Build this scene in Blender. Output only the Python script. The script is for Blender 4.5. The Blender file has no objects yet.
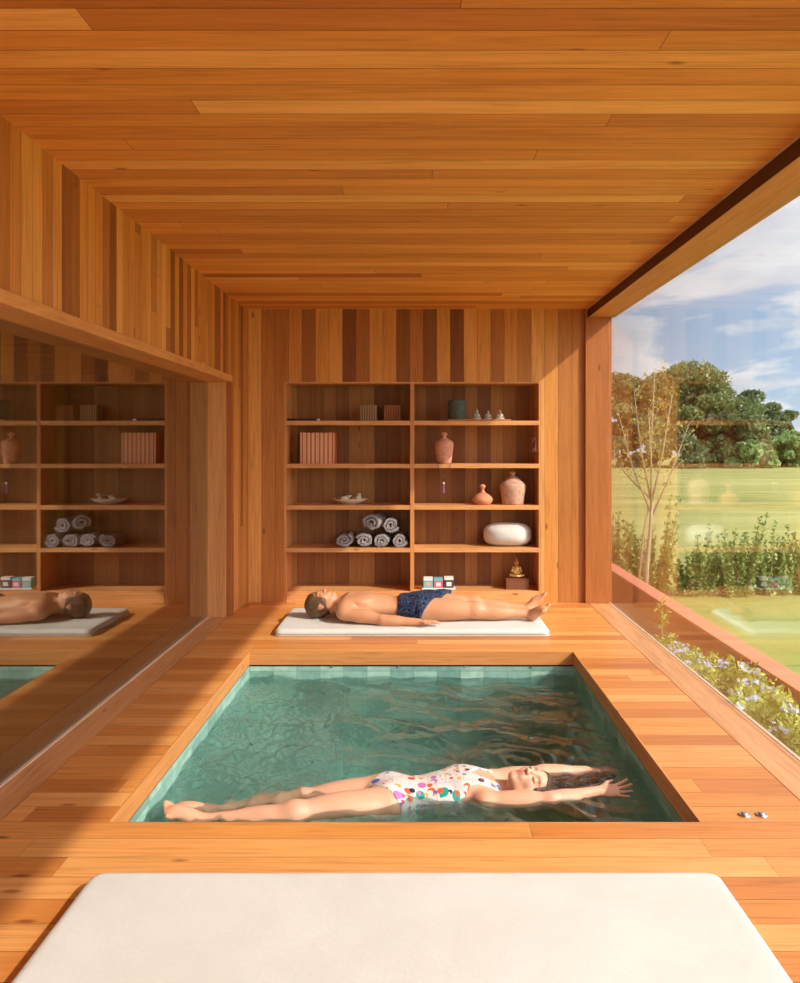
import bpy, bmesh, math, random
import numpy as np
from mathutils import Vector, Matrix, noise as mnoise
S = bpy.context.scene
COL = S.collection
PI = math.pi
random.seed(7)

# ------------------------------------------------------------------ helpers
def tag(o, label=None, cat=None, group=None, kind=None):
    if label: o['label'] = label
    if cat: o['category'] = cat
    if group: o['group'] = group
    if kind: o['kind'] = kind
    return o

def empty(name, loc, label=None, cat=None, group=None, rz=0):
    o = bpy.data.objects.new(name, None); COL.objects.link(o)
    o.location = loc; o.rotation_euler = (0, 0, rz); o.empty_display_size = .05
    return tag(o, label, cat, group)

def link(name, me, mat=None, parent=None, loc=None, smooth=False):
    o = bpy.data.objects.new(name, me); COL.objects.link(o)
    if mat:
        for m in (mat if isinstance(mat, (list, tuple)) else [mat]): me.materials.append(m)
    if parent is not None: o.parent = parent
    if loc is not None: o.location = loc
    if smooth: me.polygons.foreach_set('use_smooth', [True]*len(me.polygons))
    return o

class MB:
    def __init__(s): s.v = []; s.f = []; s.mi = []
    def add(s, vs, fs, mi=0):
        b = len(s.v); s.v += [tuple(v) for v in vs]; s.f += [tuple(b+i for i in f) for f in fs]; s.mi += [mi]*len(fs)
        return s
    def box(s, x0, x1, y0, y1, z0, z1, mi=0):
        return s.add([(x0,y0,z0),(x1,y0,z0),(x1,y1,z0),(x0,y1,z0),(x0,y0,z1),(x1,y0,z1),(x1,y1,z1),(x0,y1,z1)],
              [(3,2,1,0),(4,5,6,7),(0,1,5,4),(1,2,6,5),(2,3,7,6),(3,0,4,7)], mi)
    def lathe(s, prof, c=(0,0,0), n=32, mi=0):
        vs=[]; fs=[]
        for r, z in prof:
            for i in range(n):
                a = 2*PI*i/n; vs.append((c[0]+r*math.cos(a), c[1]+r*math.sin(a), c[2]+z))
        for j in range(len(prof)-1):
            for i in range(n):
                fs.append((j*n+i, j*n+(i+1)%n, (j+1)*n+(i+1)%n, (j+1)*n+i))
        fs.append(tuple(range(n-1,-1,-1))); fs.append(tuple((len(prof)-1)*n+i for i in range(n)))
        return s.add(vs, fs, mi)
    def tube(s, pts, rad, n=8, mi=0):
        pts=[Vector(p) for p in pts]; vs=[]; fs=[]
        for j,p in enumerate(pts):
            t=(pts[min(j+1,len(pts)-1)]-pts[max(j-1,0)]).normalized()
            a=t.orthogonal().normalized() if j==0 else (a-t*a.dot(t)).normalized()
            b=t.cross(a); r=rad[j] if isinstance(rad,(list,tuple)) else rad
            for i in range(n):
                q=2*PI*i/n; vs.append(p+a*(r*math.cos(q))+b*(r*math.sin(q)))
        for j in range(len(pts)-1):
            for i in range(n): fs.append((j*n+i, j*n+(i+1)%n, (j+1)*n+(i+1)%n, (j+1)*n+i))
        fs.append(tuple(range(n-1,-1,-1))); fs.append(tuple((len(pts)-1)*n+i for i in range(n)))
        return s.add(vs, fs, mi)
    def build(s, name, mat=None, parent=None, loc=None, smooth=False, bevel=0, seg=2):
        me = bpy.data.meshes.new(name); me.from_pydata(s.v, [], s.f)
        if any(s.mi): me.polygons.foreach_set('material_index', s.mi)
        me.update()
        o = link(name, me, mat, parent, loc, smooth)
        if bevel:
            m=o.modifiers.new('bevel','BEVEL'); m.width=bevel; m.segments=seg; m.limit_method='ANGLE'
        return o

def box(name, x0,x1,y0,y1,z0,z1, mat, parent=None, bevel=0, loc=None):
    return MB().box(x0,x1,y0,y1,z0,z1).build(name, mat, parent, loc, bevel=bevel)

# ------------------------------------------------------------------ materials
def srgb(*c):
    c=[x/255 for x in c]
    return tuple([x/12.92 if x<=.04045 else ((x+.055)/1.055)**2.4 for x in c]+[1])

class NT:
    def __init__(s, name):
        s.m = bpy.data.materials.new(name); s.m.use_nodes=True; s.t=s.m.node_tree; s.t.nodes.clear()
        s.out=s.n('ShaderNodeOutputMaterial')
    def n(s, typ, **kw):
        o=s.t.nodes.new(typ)
        for k,v in kw.items(): setattr(o,k,v)
        return o
    def l(s,a,b): s.t.links.new(a,b)
    def put(s,sock,v):
        if isinstance(v,bpy.types.NodeSocket): s.l(v,sock)
        else: sock.default_value=v
    def math(s,op,a,b=0,c=None):
        o=s.n('ShaderNodeMath',operation=op); s.put(o.inputs[0],a); s.put(o.inputs[1],b)
        if c is not None: s.put(o.inputs[2],c)
        return o.outputs[0]
    def mix(s,f,a,b,mode='MIX'):
        o=s.n('ShaderNodeMix',data_type='RGBA',blend_type=mode); s.put(o.inputs[0],f); s.put(o.inputs[6],a); s.put(o.inputs[7],b)
        return o.outputs[2]
    def ramp(s,f,stops,const=False):
        o=s.n('ShaderNodeValToRGB'); s.put(o.inputs[0],f); e=o.color_ramp.elements
        if const: o.color_ramp.interpolation='CONSTANT'
        while len(e)<len(stops): e.new(.5)
        for q,(p,c) in zip(e,stops): q.position=p; q.color=c
        return o.outputs[0]
    def noise(s,vec,scale,detail=3,rough=.5,dist=0,out=0):
        o=s.n('ShaderNodeTexNoise'); 
        if vec is not None: s.l(vec,o.inputs['Vector'])
        o.inputs['Scale'].default_value=scale; o.inputs['Detail'].default_value=detail; o.inputs['Roughness'].default_value=rough
        o.inputs['Distortion'].default_value=dist
        return o.outputs[out]
    def obj(s): return s.n('ShaderNodeTexCoord').outputs['Object']
    def scale(s,vec,sc,off=None):
        o=s.n('ShaderNodeVectorMath',operation='MULTIPLY_ADD'); s.l(vec,o.inputs[0]); s.put(o.inputs[1],sc); s.put(o.inputs[2],off if off is not None else (0,0,0))
        return o.outputs[0]
    def bump(s,h,strength=.3,dist=.01):
        o=s.n('ShaderNodeBump'); s.l(h,o.inputs['Height']); o.inputs['Strength'].default_value=strength; o.inputs['Distance'].default_value=dist
        return o.outputs[0]
    def bsdf(s,col,rough=.5,normal=None,spec=.5,sss=0,metal=0,**kw):
        o=s.n('ShaderNodeBsdfPrincipled'); s.put(o.inputs['Base Color'],col); s.put(o.inputs['Roughness'],rough)
        o.inputs['Specular IOR Level'].default_value=spec; o.inputs['Metallic'].default_value=metal
        if sss:
            o.inputs['Subsurface Weight'].default_value=sss; o.inputs['Subsurface Radius'].default_value=(1,.35,.2); o.inputs['Subsurface Scale'].default_value=.012
        if normal is not None: s.l(normal,o.inputs['Normal'])
        for k,v in kw.items(): o.inputs[k].default_value=v
        s.l(o.outputs[0],s.out.inputs[0]); return o

def simple(name,col,rough=.6,var=.12,scale=20,bump=.1,metal=0,spec=.4):
    t=NT(name); v=t.obj(); n=t.noise(v,scale,4)
    c=t.mix(n,tuple(x*(1-var) for x in col[:3])+(1,),tuple(min(1,x*(1+var)) for x in col[:3])+(1,))
    t.bsdf(c,rough,t.bump(n,bump,.004) if bump else None,spec,metal=metal); return t.m

PAL = [(0,srgb(146,78,30)),(.14,srgb(176,102,42)),(.45,srgb(198,122,56)),(.8,srgb(210,136,66)),(1,srgb(222,154,82))]
def wood(name, W, L, width, length=2.4, pal=PAL, rough=.5, groove=.0025, off=0, tone=(1,1,1), sharp=1, gr_dark=.18):
    """planks across axis W running along axis L; W None = one solid board"""
    t=NT(name); co=t.obj(); sep=t.n('ShaderNodeSeparateXYZ'); t.l(co,sep.inputs[0]); ax={'x':0,'y':1,'z':2}
    lo=sep.outputs[ax[L]]
    if W:
        u=t.math('DIVIDE',t.math('ADD',sep.outputs[ax[W]],off+50*width),width); iu=t.math('FLOOR',u); fu=t.math('SUBTRACT',u,iu)
        w1=t.n('ShaderNodeTexWhiteNoise',noise_dimensions='1D'); t.l(iu,w1.inputs['W'])
        v=t.math('DIVIDE',t.math('ADD',lo,t.math('MULTIPLY',w1.outputs[0],9.7)),length); iv=t.math('FLOOR',v); fv=t.math('SUBTRACT',v,iv)
        cx=t.n('ShaderNodeCombineXYZ'); t.l(iu,cx.inputs[0]); t.l(iv,cx.inputs[1])
        w2=t.n('ShaderNodeTexWhiteNoise',noise_dimensions='2D'); t.l(cx.outputs[0],w2.inputs['Vector']); r=w2.outputs[0]
        e=t.math('MINIMUM',fu,t.math('SUBTRACT',1,fu)); e=t.math('MULTIPLY',e,width)
        e2=t.math('MULTIPLY',t.math('MINIMUM',fv,t.math('SUBTRACT',1,fv)),length*1.6)
        e=t.math('MINIMUM',e,e2)
        g=t.math('SMOOTH_MIN',t.math('DIVIDE',e,groove),1.0,.1)
    else:
        oi=t.n('ShaderNodeObjectInfo'); r=oi.outputs['Random']; g=None
    sc=[24,24,24]; sc[ax[L]]=1.3
    offv=t.n('ShaderNodeCombineXYZ'); rr=t.math('MULTIPLY',r,37.0)
    for i in range(3): t.l(rr,offv.inputs[i])
    gv=t.scale(co,tuple(sc),offv.outputs[0])
    g1=t.noise(gv,1.6,5,.6,1.2)
    sc2=[150,150,150]; sc2[ax[L]]=4
    g2=t.noise(t.scale(co,tuple(sc2),offv.outputs[0]),1,3,.6)
    sc3=[5,5,5]; sc3[ax[L]]=.8
    g3=t.noise(t.scale(co,tuple(sc3),offv.outputs[0]),1,2,.5)
    base=t.ramp(r,pal)
    k=t.math('ADD',t.math('ADD',t.math('MULTIPLY',g1,.75),t.math('MULTIPLY',g2,.42)),t.math('MULTIPLY',g3,.4))   # ~.75
    shade=t.ramp(k,[(.5,(.62*tone[0],.52*tone[1],.42*tone[2],1)),(.75,(.95*tone[0],.93*tone[1],.9*tone[2],1)),(.98,(1.12*tone[0],1.14*tone[1],1.2*tone[2],1))])
    c=t.mix(1.0,base,shade,'MULTIPLY')
    # knots
    vk=t.n('ShaderNodeTexVoronoi'); sk=[6,6,6]; sk[ax[L]]=2.2
    t.l(t.scale(co,tuple(sk),offv.outputs[0]),vk.inputs['Vector']); vk.inputs['Scale'].default_value=1
    kn=t.ramp(vk.outputs['Distance'],[(.03,(.35,.25,.2,1)),(.085,(1,1,1,1))])
    c=t.mix(.8,c,kn,'MULTIPLY')
    h=k
    if g is not None:
        gc=t.ramp(g,[(0,(gr_dark,gr_dark*.8,gr_dark*.65,1)),(.9,(1,1,1,1))])
        c=t.mix(1.0,c,gc,'MULTIPLY')
        h=t.math('ADD',t.math('MULTIPLY',g,1.0),t.math('MULTIPLY',k,.1))
    t.bsdf(c,rough,t.bump(h,.35,.003),.35)
    return t.m

M={}
M['ceil']=wood('ceiling_boards','y','x',.1105,4.2,off=.02,rough=.55,
   groove=.0035,pal=[(0,srgb(186,110,50)),(.12,srgb(212,140,68)),(.5,srgb(228,156,76)),(.85,srgb(236,166,84)),(1,srgb(246,188,110))])
M['deck']=wood('deck_boards','y','x',.1182,2.2,off=-.048,rough=.38,
   pal=[(0,srgb(194,118,58)),(.25,srgb(210,134,66)),(.6,srgb(220,146,76)),(1,srgb(230,162,94))],groove=.002)
M['deckL']=wood('deck_border',None,'y',.1,rough=.38,pal=[(0,srgb(208,146,92)),(1,srgb(214,152,98))])
M['fascia']=wood('pool_edge_board',None,'x',.1,rough=.45,pal=[(0,srgb(204,134,74)),(1,srgb(212,142,82))])
M['fasciaY']=wood('pool_edge_board_side',None,'y',.1,rough=.45,pal=[(0,srgb(204,134,74)),(1,srgb(212,142,82))])
M['wallY']=wood('side_wall_boards','y','z',.083,3.2,off=.01,rough=.55,
   pal=[(0,srgb(146,82,36)),(.15,srgb(178,108,50)),(.4,srgb(204,132,62)),(.8,srgb(216,144,70)),(1,srgb(230,166,90))])
M['wallX']=wood('back_wall_boards','x','z',.112,14.0,off=.30,rough=.55,
   pal=[(0,srgb(126,70,32)),(.2,srgb(166,100,46)),(.42,srgb(200,130,62)),(.85,srgb(216,146,72)),(1,srgb(230,166,92))])
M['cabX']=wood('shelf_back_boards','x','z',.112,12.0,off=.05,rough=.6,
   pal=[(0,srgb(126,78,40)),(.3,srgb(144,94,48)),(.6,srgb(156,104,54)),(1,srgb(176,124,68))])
M['boardx']=wood('board_along_x',None,'x',.1,pal=[(0,srgb(212,148,90)),(1,srgb(222,160,100))])
M['boardy']=wood('board_along_y',None,'y',.1,pal=[(0,srgb(208,138,78)),(1,srgb(218,150,88))])
M['boardz']=wood('board_along_z',None,'z',.1,pal=[(0,srgb(208,138,80)),(1,srgb(216,148,88))])
M['post']=wood('post_reddish',None,'z',.1,pal=[(0,srgb(164,94,42)),(1,srgb(172,102,48))])
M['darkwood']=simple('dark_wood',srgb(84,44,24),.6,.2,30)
M['gap']=simple('dark_joint',srgb(22,16,12),.8)
M['chan']=simple('pale_channel',srgb(206,178,150),.5)
M['rooftop']=simple('roof_grey',srgb(150,146,140),.9)
M['concrete']=simple('terracotta_render',srgb(184,112,82),.85,.1,6)
M['concrete_top']=simple('terracotta_coping',srgb(206,128,98),.85,.08,8)
M['soil']=simple('soil',srgb(96,66,42),.95,.3,12,.6)
M['dimwall']=simple('dim_plaster',srgb(120,112,92),.9)
M['curtain']=simple('sheer_curtain',srgb(120,112,84),.9,.1,40)

def glass(name, r0=.045, p=5, tint=(.97,.985,.97,1), gain=1.0):
    t=NT(name); lw=t.n('ShaderNodeLayerWeight'); lw.inputs['Blend'].default_value=.5
    f=t.math('POWER',lw.outputs['Facing'],p); f=t.math('MULTIPLY_ADD',f,(1-r0)*gain,r0)
    tr=t.n('ShaderNodeBsdfTransparent'); tr.inputs[0].default_value=tint
    gl=t.n('ShaderNodeBsdfGlossy'); gl.inputs['Roughness'].default_value=0.0
    mx=t.n('ShaderNodeMixShader'); t.l(f,mx.inputs[0]); t.l(tr.outputs[0],mx.inputs[1]); t.l(gl.outputs[0],mx.inputs[2])
    t.l(mx.outputs[0],t.out.inputs[0]); return t.m
M['glass']=glass('clear_glass',.055,4.3)
M['glassL']=glass('tinted_glass',.16,2.1,(.66,.67,.54,1))

def tiles():
    t=NT('green_stone_tiles'); co=t.obj()
    sep=t.n('ShaderNodeSeparateXYZ'); t.l(co,sep.inputs[0]); w=.148
    ids=[]; es=[]
    for i in range(3):
        u=t.math('DIVIDE',t.math('ADD',sep.outputs[i],20.0131+.03*i),w if i<2 else .15); iu=t.math('FLOOR',u); fu=t.math('SUBTRACT',u,iu); ids.append(iu)
        es.append(t.math('MINIMUM',fu,t.math('SUBTRACT',1,fu)))
    cx=t.n('ShaderNodeCombineXYZ')
    for i in range(3): t.l(ids[i],cx.inputs[i])
    wn=t.n('ShaderNodeTexWhiteNoise',noise_dimensions='3D'); t.l(cx.outputs[0],wn.inputs['Vector'])
    n=t.noise(co,18,5,.6)
    c=t.ramp(wn.outputs[0],[(0,srgb(122,160,150)),(.5,srgb(148,186,174)),(1,srgb(172,204,190))])
    c=t.mix(1.0,c,t.ramp(n,[(.3,(.72,.76,.72,1)),(.7,(1.1,1.08,1.05,1))]),'MULTIPLY')
    e=t.math('MINIMUM',t.math('MINIMUM',es[0],es[1]),es[2])
    c=t.mix(1.0,c,t.ramp(e,[(0,(.7,.75,.72,1)),(.035,(1,1,1,1))]),'MULTIPLY')
    t.bsdf(c,.4,t.bump(n,.2,.003)); return t.m
M['tile']=tiles()

def water():
    t=NT('pool_water'); lw=t.n('ShaderNodeLayerWeight'); lw.inputs['Blend'].default_value=.5; fr=t.math('MULTIPLY_ADD',t.math('POWER',lw.outputs['Facing'],4.6),.98,.02)
    gl=t.n('ShaderNodeBsdfGlossy'); gl.inputs['Roughness'].default_value=0.0
    rf=t.n('ShaderNodeBsdfRefraction'); rf.inputs['IOR'].default_value=1.33; rf.inputs['Roughness'].default_value=0; rf.inputs[0].default_value=(.88,1,1,1)
    tr=t.n('ShaderNodeBsdfTransparent'); tr.inputs[0].default_value=(.88,1,1,1)
    m1=t.n('ShaderNodeMixShader'); m1.inputs[0].default_value=.72; t.l(tr.outputs[0],m1.inputs[1]); t.l(rf.outputs[0],m1.inputs[2])
    m2=t.n('ShaderNodeMixShader'); t.l(fr,m2.inputs[0]); t.l(m1.outputs[0],m2.inputs[1]); t.l(gl.outputs[0],m2.inputs[2])
    t.l(m2.outputs[0],t.out.inputs[0]); return t.m
M['water']=water()

def fabric(name,col,scale=90,var=.05,big=None):
    t=NT(name); co=t.obj(); n=t.noise(co,scale,3); n2=t.noise(co,3.0,5,.6,.4)
    c=t.mix(n,tuple(x*(1-var) for x in col[:3])+(1,),col)
    c=t.mix(1,c,t.ramp(n2,[(.35,(.93,.92,.9,1)),(.65,(1,1,1,1))]),'MULTIPLY')
    h=t.math('ADD',t.math('MULTIPLY',n,.25),t.math('MULTIPLY',n2,1.5))
    t.bsdf(c,.85,t.bump(h,.25,.01),.2,**{'Sheen Weight':.1}); return t.m
M['canvas']=fabric('cream_canvas',srgb(216,212,205))
M['towel']=fabric('grey_towel',srgb(158,148,152),160,.3)
M['towel_hem']=fabric('towel_hem',srgb(166,156,162),160,.25)
M['towel_edge']=fabric('pale_fringe',srgb(214,206,202),160,.2)
M['piping']=fabric('piping',srgb(214,204,188))

def skin(name, a, b):
    t=NT(name); co=t.obj(); n=t.noise(co,14,4); at=t.n('ShaderNodeAttribute',attribute_name='tint')
    sp=t.n('ShaderNodeSeparateColor'); t.l(at.outputs['Color'],sp.inputs[0])
    c=t.mix(n,a,b)
    c=t.mix(sp.outputs[0],c,srgb(196,104,92))
    c=t.mix(sp.outputs[1],c,srgb(84,56,38))
    t.bsdf(c,.5,t.bump(t.noise(co,260,2),.08,.001),.45,sss=.25); return t.m
M['skin_boy']=skin('tanned_skin',srgb(200,138,98),srgb(214,154,114))
M['skin_girl']=skin('fair_skin',srgb(214,156,124),srgb(226,174,144))
def hair(name,a,b,ax=(60,60,60)):
    t=NT(name); co=t.obj(); n=t.noise(t.scale(co,ax),1,4,.6,1.5)
    t.bsdf(t.ramp(n,[(.3,a),(.7,b)]),.45,t.bump(n,.9,.006),.5); return t.m
M['hair_boy']=hair('brown_hair',srgb(44,28,18),srgb(134,96,60),(30,120,60))
M['hair_girl']=hair('wet_brown_hair',srgb(36,22,16),srgb(104,66,44),(14,110,80))
def shorts():
    t=NT('navy_print_shorts'); co=t.obj(); v=t.n('ShaderNodeTexVoronoi',feature='DISTANCE_TO_EDGE'); t.l(t.scale(co,(1,1,1)),v.inputs['Vector']); v.inputs['Scale'].default_value=24
    n=t.noise(co,9,4,.6,1.5); 
    c=t.ramp(t.noise(co,26,3,.6,2.2),[(.40,srgb(16,20,36)),(.47,srgb(28,36,62)),(.50,srgb(104,122,160)),(.525,srgb(30,40,68)),(.6,srgb(14,18,34)),(.66,srgb(84,102,142))])
    t.bsdf(c,.7,t.bump(n,.3,.01),.2); return t.m
M['shorts']=shorts()
def suit():
    t=NT('white_swimsuit_print'); co=t.obj()
    cols=[(0,srgb(228,92,48)),(.16,srgb(28,156,142)),(.32,srgb(238,160,48)),(.46,srgb(44,46,66)),(.58,srgb(196,110,176)),(.7,srgb(70,104,184)),(.82,srgb(214,52,58)),(.92,srgb(206,176,74))]
    base=srgb(222,212,206)
    sv=t.scale(co,(1,1,.55))
    for k,(sc,off,thr) in enumerate([(20,(0,0,0),.38),(24,(.33,.17,.04),.32),(30,(.71,.42,.2),.28)]):
        v=t.n('ShaderNodeTexVoronoi'); t.l(t.scale(co,(1,1.15,.6),off),v.inputs['Vector']); v.inputs['Scale'].default_value=sc; v.inputs['Randomness'].default_value=.4
        sp=t.n('ShaderNodeSeparateColor'); t.l(v.outputs['Color'],sp.inputs[0])
        m=t.math('LESS_THAN',v.outputs['Distance'],thr)
        # crescent cut-out: another ball shifted
        v2=t.n('ShaderNodeTexVoronoi'); t.l(t.scale(co,(1,1.15,.6),tuple(o+d for o,d in zip(off,(.006,.007,0)))),v2.inputs['Vector']); v2.inputs['Scale'].default_value=sc; v2.inputs['Randomness'].default_value=.4
        m2=t.math('LESS_THAN',v2.outputs['Distance'],thr*.75)
        cut=t.math('MULTIPLY',m2,t.math('GREATER_THAN',sp.outputs[1],.5))
        m=t.math('SUBTRACT',m,cut); m=t.math('MAXIMUM',m,0)
        if k: m=t.math('MULTIPLY',m,t.math('GREATER_THAN',sp.outputs[2],.3))
        base=t.mix(m,base,t.ramp(sp.outputs[0],cols,True))
    br=t.n('ShaderNodeTexBrick'); t.l(co,br.inputs['Vector']); br.inputs['Scale'].default_value=1; br.inputs['Brick Width'].default_value=.075; br.inputs['Row Height'].default_value=.06; br.inputs['Mortar Size'].default_value=.0011
    base=t.mix(t.math('MULTIPLY',br.outputs['Fac'],.6),base,srgb(150,110,110))
    t.bsdf(base,.4,None,.4); return t.m
M['suit']=suit()

def foliage(name,a,b,c=None,rough=.5,sc=1.2):
    t=NT(name); co=t.obj(); n=t.noise(co,sc,3); g=t.n('ShaderNodeNewGeometry')
    col=t.ramp(t.math('ADD',t.math('MULTIPLY',n,.6),t.math('MULTIPLY',g.outputs['Random Per Island'],.4)),[(.2,a),(.55,b),(.85,c or b)])
    d=t.n('ShaderNodeBsdfDiffuse'); t.l(col,d.inputs[0]); tl=t.n('ShaderNodeBsdfTranslucent'); t.l(col,tl.inputs[0])
    gl=t.n('ShaderNodeBsdfGlossy'); gl.inputs['Roughness'].default_value=.45; gl.inputs[0].default_value=(.8,.85,.8,1)
    m1=t.n('ShaderNodeMixShader'); m1.inputs[0].default_value=.35; t.l(d.outputs[0],m1.inputs[1]); t.l(tl.outputs[0],m1.inputs[2])
    m2=t.n('ShaderNodeMixShader'); m2.inputs[0].default_value=.05; t.l(m1.outputs[0],m2.inputs[1]); t.l(gl.outputs[0],m2.inputs[2])
    t.l(m2.outputs[0],t.out.inputs[0]); return t.m
M['leaf_tree']=foliage('tree_leaves',srgb(84,94,54),srgb(132,142,84),srgb(186,190,128),sc=.35)
M['leaf_dark']=foliage('dark_leaves',srgb(80,92,62),srgb(110,126,80),srgb(142,154,104),sc=.4)
M['leaf_bright']=foliage('bright_leaves',srgb(118,144,86),srgb(150,174,104),srgb(178,196,128),sc=.5)
M['leaf_hedge']=foliage('hedge_leaves',srgb(112,132,66),srgb(156,172,88),srgb(200,206,124),sc=3)
M['leaf_sapling']=foliage('sapling_leaves',srgb(160,160,76),srgb(190,182,96),srgb(212,204,124),sc=3)
M['leaf_plum']=foliage('planter_leaves',srgb(130,148,56),srgb(184,194,86),srgb(222,224,130),sc=4)
M['petal']=foliage('pale_blue_petals',srgb(176,186,226),srgb(200,208,240),srgb(228,232,250),sc=5)
M['bark']=simple('bark',srgb(184,164,138),.9,.2,30)
M['bark_dark']=simple('dark_bark',srgb(74,58,44),.9,.2,10)
def grass():
    t=NT('mown_grass'); co=t.obj(); sp=t.n('ShaderNodeSeparateXYZ'); t.l(co,sp.inputs[0])
    n=t.noise(t.scale(co,(.12,.5,1)),1,5,.6,.5); n2=t.noise(co,9,5,.7); n3=t.noise(co,60,2)
    k=t.math('ADD',t.math('ADD',t.math('MULTIPLY',n,.6),t.math('MULTIPLY',n2,.25)),t.math('MULTIPLY',n3,.2))
    c=t.ramp(k,[(.38,srgb(120,128,62)),(.52,srgb(160,156,92)),(.66,srgb(184,176,118))])
    near=t.math('MULTIPLY',t.ramp(t.math('DIVIDE',sp.outputs[1],30),[(.27,(1,1,1,1)),(.75,(0,0,0,1))]),t.math('MULTIPLY_ADD',n2,1.2,-.1))
    c=t.mix(near,c,srgb(134,144,70))
    t.bsdf(c,.9,t.bump(n2,.4,.03),.1); return t.m
M['grass']=grass()
def clay(name,a,b):
    t=NT(name); co=t.obj(); n=t.noise(co,28,5,.7); sp=t.n('ShaderNodeSeparateXYZ'); t.l(co,sp.inputs[0])
    t.bsdf(t.ramp(n,[(.35,a),(.65,b)]),.75,t.bump(n,.25,.004),.3); return t.m
M['clay_pink']=clay('pink_clay',srgb(200,132,104),srgb(222,162,136))
M['clay_orange']=clay('orange_clay',srgb(202,128,92),srgb(218,148,112))
M['clay_grey']=clay('greyish_clay',srgb(184,132,104),srgb(208,172,150))
M['pot_dark']=clay('dark_green_glaze',srgb(64,74,66),srgb(86,96,86))
M['figurine']=clay('pale_stone',srgb(168,158,142),srgb(206,196,180))
M['ceramic']=simple('cream_ceramic',srgb(226,216,198),.35,.03,8,.02)
M['seed']=simple('brown_seed_pod',srgb(150,104,70),.7)
M['shell']=simple('pale_shell',srgb(222,206,180),.5)
M['black']=simple('black_lacquer',srgb(26,24,24),.35)
M['steel']=simple('steel',srgb(200,200,204),.22,.05,20,0,metal=1)
M['gold']=simple('worn_gold',srgb(196,150,84),.4,.3,60,.2,metal=.5)
M['paperw']=simple('white_paper',srgb(232,228,222),.7,.04)
M['teal']=simple('teal_card',srgb(110,186,196),.6); M['pinkc']=simple('pink_card',srgb(222,92,120),.6); M['greyc']=simple('charcoal_card',srgb(66,64,74),.6)
M['orange_cloth']=simple('orange_book_cloth',srgb(206,104,60),.7,.15); M['cream_paper']=simple('cream_page_edges',srgb(232,204,168),.8,.1)
M['tan_cloth']=simple('tan_book_cloth',srgb(168,104,54),.7,.15); M['sand_cloth']=simple('sand_book_cloth',srgb(178,146,110),.7,.15); M['brown_line']=simple('brown_groove',srgb(92,56,34),.8)
M['purple']=simple('purple_tassel',srgb(150,104,168),.8); M['cord']=simple('brown_cord',srgb(92,66,66),.8)
M['walnut']=simple('walnut_block',srgb(122,74,46),.5,.2,30)
M['pebble']=simple('pebble',srgb(168,156,138),.8)

# ------------------------------------------------------------------ room shell
YB=6.645; YF=-1.3; XL=-1.44; XR=1.577; ZC=2.438; XP0,XP1=-1.07,.972; YP0,YP1=2.766,5.05
def struct(o): o['kind']='structure'; return o
# floor with the pool opening
f=MB()
XD0,XD1=-1.45,1.395
for (a,b,c,d) in [(XD0,XP0-.007,YF,YB),(XP1+.007,XD1,YF,YB),(XP0-.007,XP1+.007,YF,YP0-.007),(XP0-.007,XP1+.007,YP1+.007,YB)]:
    f.box(a,b,c,d,-.035,0)
fl=struct(f.build('floor',M['deck']))
b=box('deck_border_board',-1.60,XD0-.004,YF,6.13,-.035,0,M['deckL'],fl)
b=box('deck_border_board',XD1+.004,XR-.03,YF,YB,-.035,0,M['deckL'],fl)
for nm,(a,b_,c,d),m in [('pool_edge_board',(XP0-.007,XP1+.007,YP1,YP1+.007),'fascia'),('pool_edge_board',(XP0-.007,XP1+.007,YP0-.007,YP0),'fascia'),
                ('pool_edge_board',(XP0-.007,XP0,YP0,YP1),'fasciaY'),('pool_edge_board',(XP1,XP1+.007,YP0,YP1),'fasciaY')]:
    box(nm,a,b_,c,d,-.082,0,M[m],fl)
# thin pale top edge of coping is the deck itself; foundation below
base=MB()
for (a,b_,c,d) in [(-1.62,XP0-.06,YF,YB+.4),(XP1+.06,1.60,YF,YB+.4),(XP0-.06,XP1+.06,YF,YP0-.06),(XP0-.06,XP1+.06,YP1+.06,YB+.4)]:
    base.box(a,b_,c,d,-.62,-.09)
struct(base.build('slab',M['concrete']))
# ceiling
cl=struct(box('ceiling',XL-.2,1.40,YF,YB+.1,ZC,ZC+.03,M['ceil']))
box('metal_edge_strip',1.392,1.402,YF,YB,ZC-.006,ZC+.002,M['chan'],cl)
roof=struct(MB().box(-7.1,1.63,YF-.05,YB+.5,ZC+.03,ZC+.28).box(-7.1,-1.6,YB+.5,12.95,ZC+.03,ZC+.28).build('roof',M['rooftop']))
beam=struct(MB().box(1.402,1.62,YF,YB,ZC-.073,ZC+.03).build('beam',M['boardy']))
box('dark_fascia',1.398,1.4015,YF,YB,ZC-.073,ZC-.001,M['darkwood'],beam)  # thin dark board on the inner face of the beam
# left wall
wl=struct(box('wall_left',-1.64,XL,YF,6.13,1.84,ZC,M['wallY']))
struct(box('wall_left_return',-1.64,XL,6.13,YB,0,ZC,M['wallY']))
ln=struct(box('trim_1',-1.66,XL+.012,YF,6.13,1.79,1.84,M['boardy'],bevel=.003))
struct(box('trim_2',-1.66,-1.475,6.09,6.13,0,1.79,M['boardz']))
struct(box('trim_3',-1.475,XL+.002,6.12,6.16,0,1.79,M['post']))
# back wall around the built-in shelving
SX0,SX1,SZ1=-1.121,1.013,1.832
w=MB(); w.box(XL-.2,SX0,YB,YB+.1,0,ZC); w.box(SX1,1.60,YB,YB+.1,0,ZC); w.box(SX0,SX1,YB,YB+.1,SZ1,ZC)
struct(w.build('wall_back',M['wallX']))
struct(box('trim_4',1.375,1.575,YB-.035,YB,0,ZC-.073,M['post'],bevel=.004))
struct(box('trim_5',1.352,1.375,YB-.006,YB,0,ZC,M['post']))
struct(box('wall_rear_outer',-1.70,1.60,YB+.45,YB+.5,-.6,ZC,M['dimwall']))
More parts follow.
